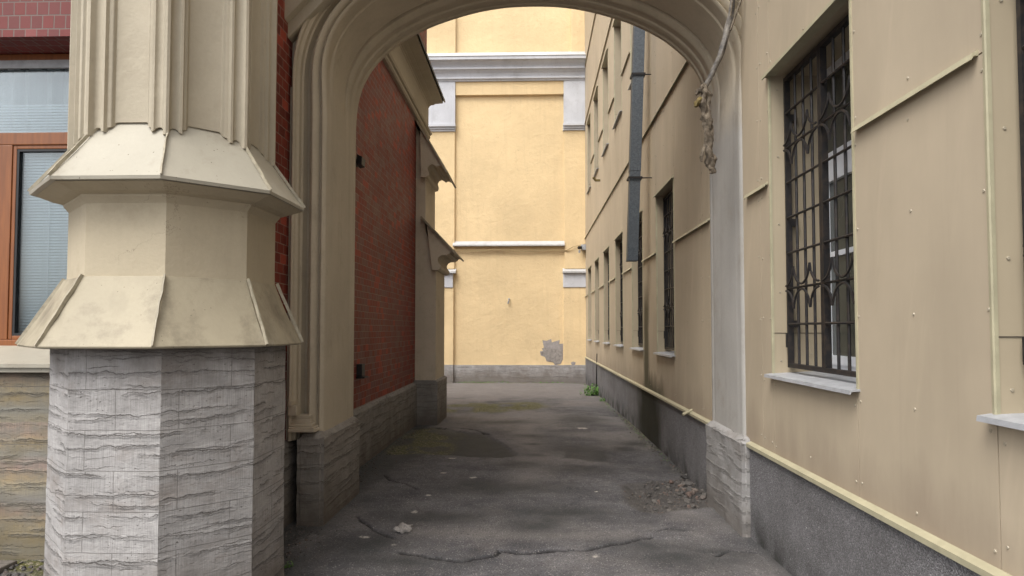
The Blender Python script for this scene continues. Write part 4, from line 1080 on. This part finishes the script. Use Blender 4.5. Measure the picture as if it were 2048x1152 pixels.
# fixtures on the brick wall
f1 = thing('wall_lamp', 'small black lamp box high on the brick alley wall beside the arch', 'lamp', (-1.99, 7.8, 3.42))
b = MB(); b.box(-2.0, -1.985, 7.62, 7.74, 3.44, 3.55); b.box(-1.985, -1.964, 7.66, 7.70, 3.47, 3.52); b.build('bracket', M['black'], f1, bevel=.004)
b = MB(); b.prism([(-1.965, 3.43), (-1.91, 3.445), (-1.905, 3.53), (-1.965, 3.56)], 'y', 7.60, 7.76); b.build('housing', M['black'], f1, bevel=.006)
f2 = MB(); f2.box(-2.0, -1.935, 7.80, 7.94, 1.06, 1.20); f2.box(-2.0, -1.90, 7.78, 7.96, 1.04, 1.058)
f2 = settle(f2.build('socket_box', M['black'], None, bevel=.004)); tag(f2, 'small dark socket box low on the brick alley wall', 'box')
# cable on yellow wall + camera box + hook
cb = MB(); pts = [(-3.0, YB - .10, 4.19)]
for k in range(30):
    x_ = -2.9 + k * 3.9 / 29; pts.append((x_, YB - .10, 4.16 + .012 * math.sin(k * .6)))
pts += [(1.1, YB - .11, 4.14), (1.3, YB - .16, 4.24), (1.55, YB - .14, 4.30), (1.72, YB - .12, 4.34)]
cb.tube(pts, .012, 5); cb.tube([(p[0], p[1] - .01, p[2] - .035 - .02 * math.sin(i * .35)) for i, p in enumerate(pts[:-2])], .009, 5)
c_ = settle(cb.build('cable', M['cable'])); tag(c_, 'thin pair of cables running along the yellow wall under the white ledge', 'cable')
sc_ = thing('security_camera', 'small pale box camera at the right end of the yellow wall', 'camera', (1.5, 22.0, 4.2))
b = MB(); b.box(1.56, 1.71, 22.0, 22.2, 4.13, 4.30); b.build('housing', M['sill'], sc_, bevel=.01)
b = MB(); b.tube([(1.56, 22.0, 4.20), (1.46, 21.95, 4.19)], .05, 8); b.build('lens', M['iron'], sc_)
b = MB(); b.tube([(1.50, 21.97, 4.13), (1.50, 21.99, 4.03)], .03, 8); b.build('bracket', M['sill'], sc_)
b = MB(); b.tube([(-.76, YB + .01, 2.58), (-.76, YB - .07, 2.56), (-.77, YB - .09, 2.50), (-.79, YB - .06, 2.42)], .025, 6)
tag(settle(b.build('wall_hook', M['sill'])), 'small pale hook fixed in the middle of the yellow wall', 'hook')
b = MB(); b.tube([(XR + .0, 7.50, .735), (XR - .12, 7.44, .69)], .016, 8)
tag(settle(b.build('pipe_stub', M['trim'])), 'short pale pipe stub poking out above the roughcast plinth on the right', 'pipe')
b = MB(); b.box(XR - .13, XR, 17.3, 17.35, 5.32, 5.37); b.tube([(XR - .12, 17.33, 5.34), (XR - .19, 17.3, 5.42)], .03, 5)
tag(settle(b.build('broken_bracket', M['foam'])), 'rusty yellow bracket stub high on the far clad wall', 'bracket')
# curb stone bottom left
b = MB(); b.box(-4.6, -3.47, 4.32, 4.62, -.1, .045)
cs = settle(b.build('kerb_stone', M['stoned'], None, bevel=.015)); tag(cs, 'flat grey kerb stone lying at the foot of the facade, bottom left corner', 'kerb stone')
# crumpled paper
bm = bmesh.new(); bmesh.ops.create_icosphere(bm, subdivisions=3, radius=1)
for v in bm.verts:
    q = mnoise.noise_vector(v.co * 1.9); v.co = Vector((v.co.x * .06, v.co.y * .09, v.co.z * .022)) + q * .034 + mnoise.noise_vector(v.co * 60) * .012
    if v.co.z < -.02: v.co.z = -.02
me_ = bpy.data.meshes.new('crumpled_paper'); bm.to_mesh(me_); bm.free(); me_.materials.append(M['paper'])
o = bpy.data.objects.new('crumpled_paper', me_); COL.objects.link(o); o.location = (-1.02, 5.48, gz(-1.02, 5.48) + .012)
tag(o, 'crumpled dirty white scrap lying on the asphalt before the arch', 'litter')
# rubble
def rock(m, x, y, z, r):
    ico = [(-.53, 0, .85), (.53, 0, .85), (-.53, 0, -.85), (.53, 0, -.85), (0, .85, .53), (0, .85, -.53), (0, -.85, .53), (0, -.85, -.53), (.85, .53, 0), (-.85, .53, 0), (.85, -.53, 0), (-.85, -.53, 0)]
    F = [(1, 4, 0), (4, 9, 0), (4, 5, 9), (8, 5, 4), (1, 8, 4), (1, 10, 8), (10, 3, 8), (8, 3, 5), (3, 2, 5), (3, 7, 2), (3, 10, 7), (10, 6, 7), (6, 11, 7), (6, 0, 11), (6, 1, 0), (10, 1, 6), (11, 0, 9), (2, 11, 9), (5, 2, 9), (11, 2, 7)]
    e = Euler((random.uniform(0, 6), random.uniform(0, 6), random.uniform(0, 6))); s = Vector((random.uniform(.7, 1.4), random.uniform(.6, 1.2), random.uniform(.4, .9)))
    vs = []
    for p in ico:
        q = Vector(p) * random.uniform(.75, 1.15); q = Vector((q.x * s.x, q.y * s.y, q.z * s.z)); q.rotate(e); vs.append((x + q.x * r, y + q.y * r, z + q.z * r * .7))
    m.add(vs, F)
b = MB()
rp_ = [tuple(p) for p in rub]
cnt = 0
while cnt < 900:
    x = random.uniform(.87, 1.72); y = random.uniform(6.15, 7.9)
    if dpoly(np.array([x]), np.array([y]), rub)[0] > -.02: continue
    if x > 1.6 and y < 6.65: continue
    wgt_ = (x - .85) / .9
    if random.random() > .25 + wgt_: continue
    r = random.choice([.005, .007, .009, .012]) if random.random() < .90 else random.uniform(.016, .045) * (.3 + wgt_)
    rock(b, x, y, gz(x, y) + r * .4, r); cnt += 1
for k in range(420):
    y = random.uniform(6.7, 14); x = 1.69 - abs(random.gauss(0, .06)); rock(b, x, y, gz(x, y) + .003, random.uniform(.006, .018))
for k in range(220):
    y = random.uniform(6.7, 11.5); x = -1.92 + abs(random.gauss(0, .10)); rock(b, x, y, gz(x, y) + .003, random.uniform(.005, .014))
for k in range(160):
    y = random.uniform(4.75, 5.5); x = -1.92 + abs(random.gauss(0, .16)); rock(b, x, y, gz(x, y) + .003, random.uniform(.005, .013))
for k in range(240):
    x = random.uniform(-1.8, .1); y = random.uniform(8.8, 11.2)
    if dpoly(np.array([x]), np.array([y]), moss1)[0] < 0: rock(b, x, y, gz(x, y) + .002, random.uniform(.005, .013))
for k in range(300):
    x = random.uniform(-4.3, -2.9); y = random.uniform(4.2, 4.7); rock(b, x, y, gz(x, y) + .004, random.uniform(.006, .03))
o = b.build('rubble', M['rub']); o['kind'] = 'stuff'; 
# weeds
def leaf(m, base, az_, L, wd, tilt):
    d = Vector((math.cos(az_), math.sin(az_), 0)); s = Vector((-d.y, d.x, 0)); pts = []
    for q, wv in ((0, .2), (.35, 1), (.7, .8), (1, .05)):
        c = base + d * (L * q * math.cos(tilt)) + Vector((0, 0, L * q * math.sin(tilt) - L * .35 * q * q)); pts += [c - s * wd * wv, c + s * wd * wv]
    m.add(pts, [(0, 1, 3, 2), (2, 3, 5, 4), (4, 5, 7, 6)])
def weed(x, y, n, h, spread, label, lw=.016):
    m = MB(); z = gz(x, y)
    for k in range(n):
        bx = x + random.gauss(0, spread); by = y + random.gauss(0, spread)
        if bx > 1.69: bx = 1.69 - random.random() * .04
        hh = h * random.uniform(.3, 1)
        for q in range(6): leaf(m, Vector((bx, by, gz(bx, by) + hh * q / 6)), random.uniform(0, 6.28), h * random.uniform(.2, .5), lw * random.uniform(.5, 1.2), random.uniform(.2, 1.1))
    o = m.build('weed', M['leaf'], None, recalc=False); settle(o); return tag(o, label, 'weed')
weed(1.58, 18.0, 46, .32, .17, 'tall bright green weeds growing against the far end of the grey plinth', .022)
weed(1.60, 16.3, 12, .09, .10, 'low green weed at the foot of the plinth, nearer than the tall clump', .016)
weed(-1.66, 4.62, 5, .05, .025, 'tiny green seedling at the foot of the stone turret', .010)
b = MB()
for k in range(260):
    x = random.choice([random.gauss(-1.9, .3), random.gauss(-1.2, .4), random.gauss(.4, .3), random.gauss(1.2, .3), random.uniform(-2.5, 1.6)])
    x = min(1.65, max(-2.9, x)); y = 22.2 - abs(random.gauss(0, .05)); hh = random.uniform(.02, .10)
    leaf(b, Vector((x, y, gz(x, y))), random.uniform(0, 6.28), hh, .008, random.uniform(.5, 1.4))
for k in range(200):
    y = random.uniform(8.5, 17); x = 1.68 - abs(random.gauss(0, .05)); leaf(b, Vector((x, y, gz(x, y))), random.uniform(0, 6.28), random.uniform(.01, .035), .006, random.uniform(.4, 1.2))
o = b.build('ground_weeds', M['leaf'], None, recalc=False); o['kind'] = 'stuff'
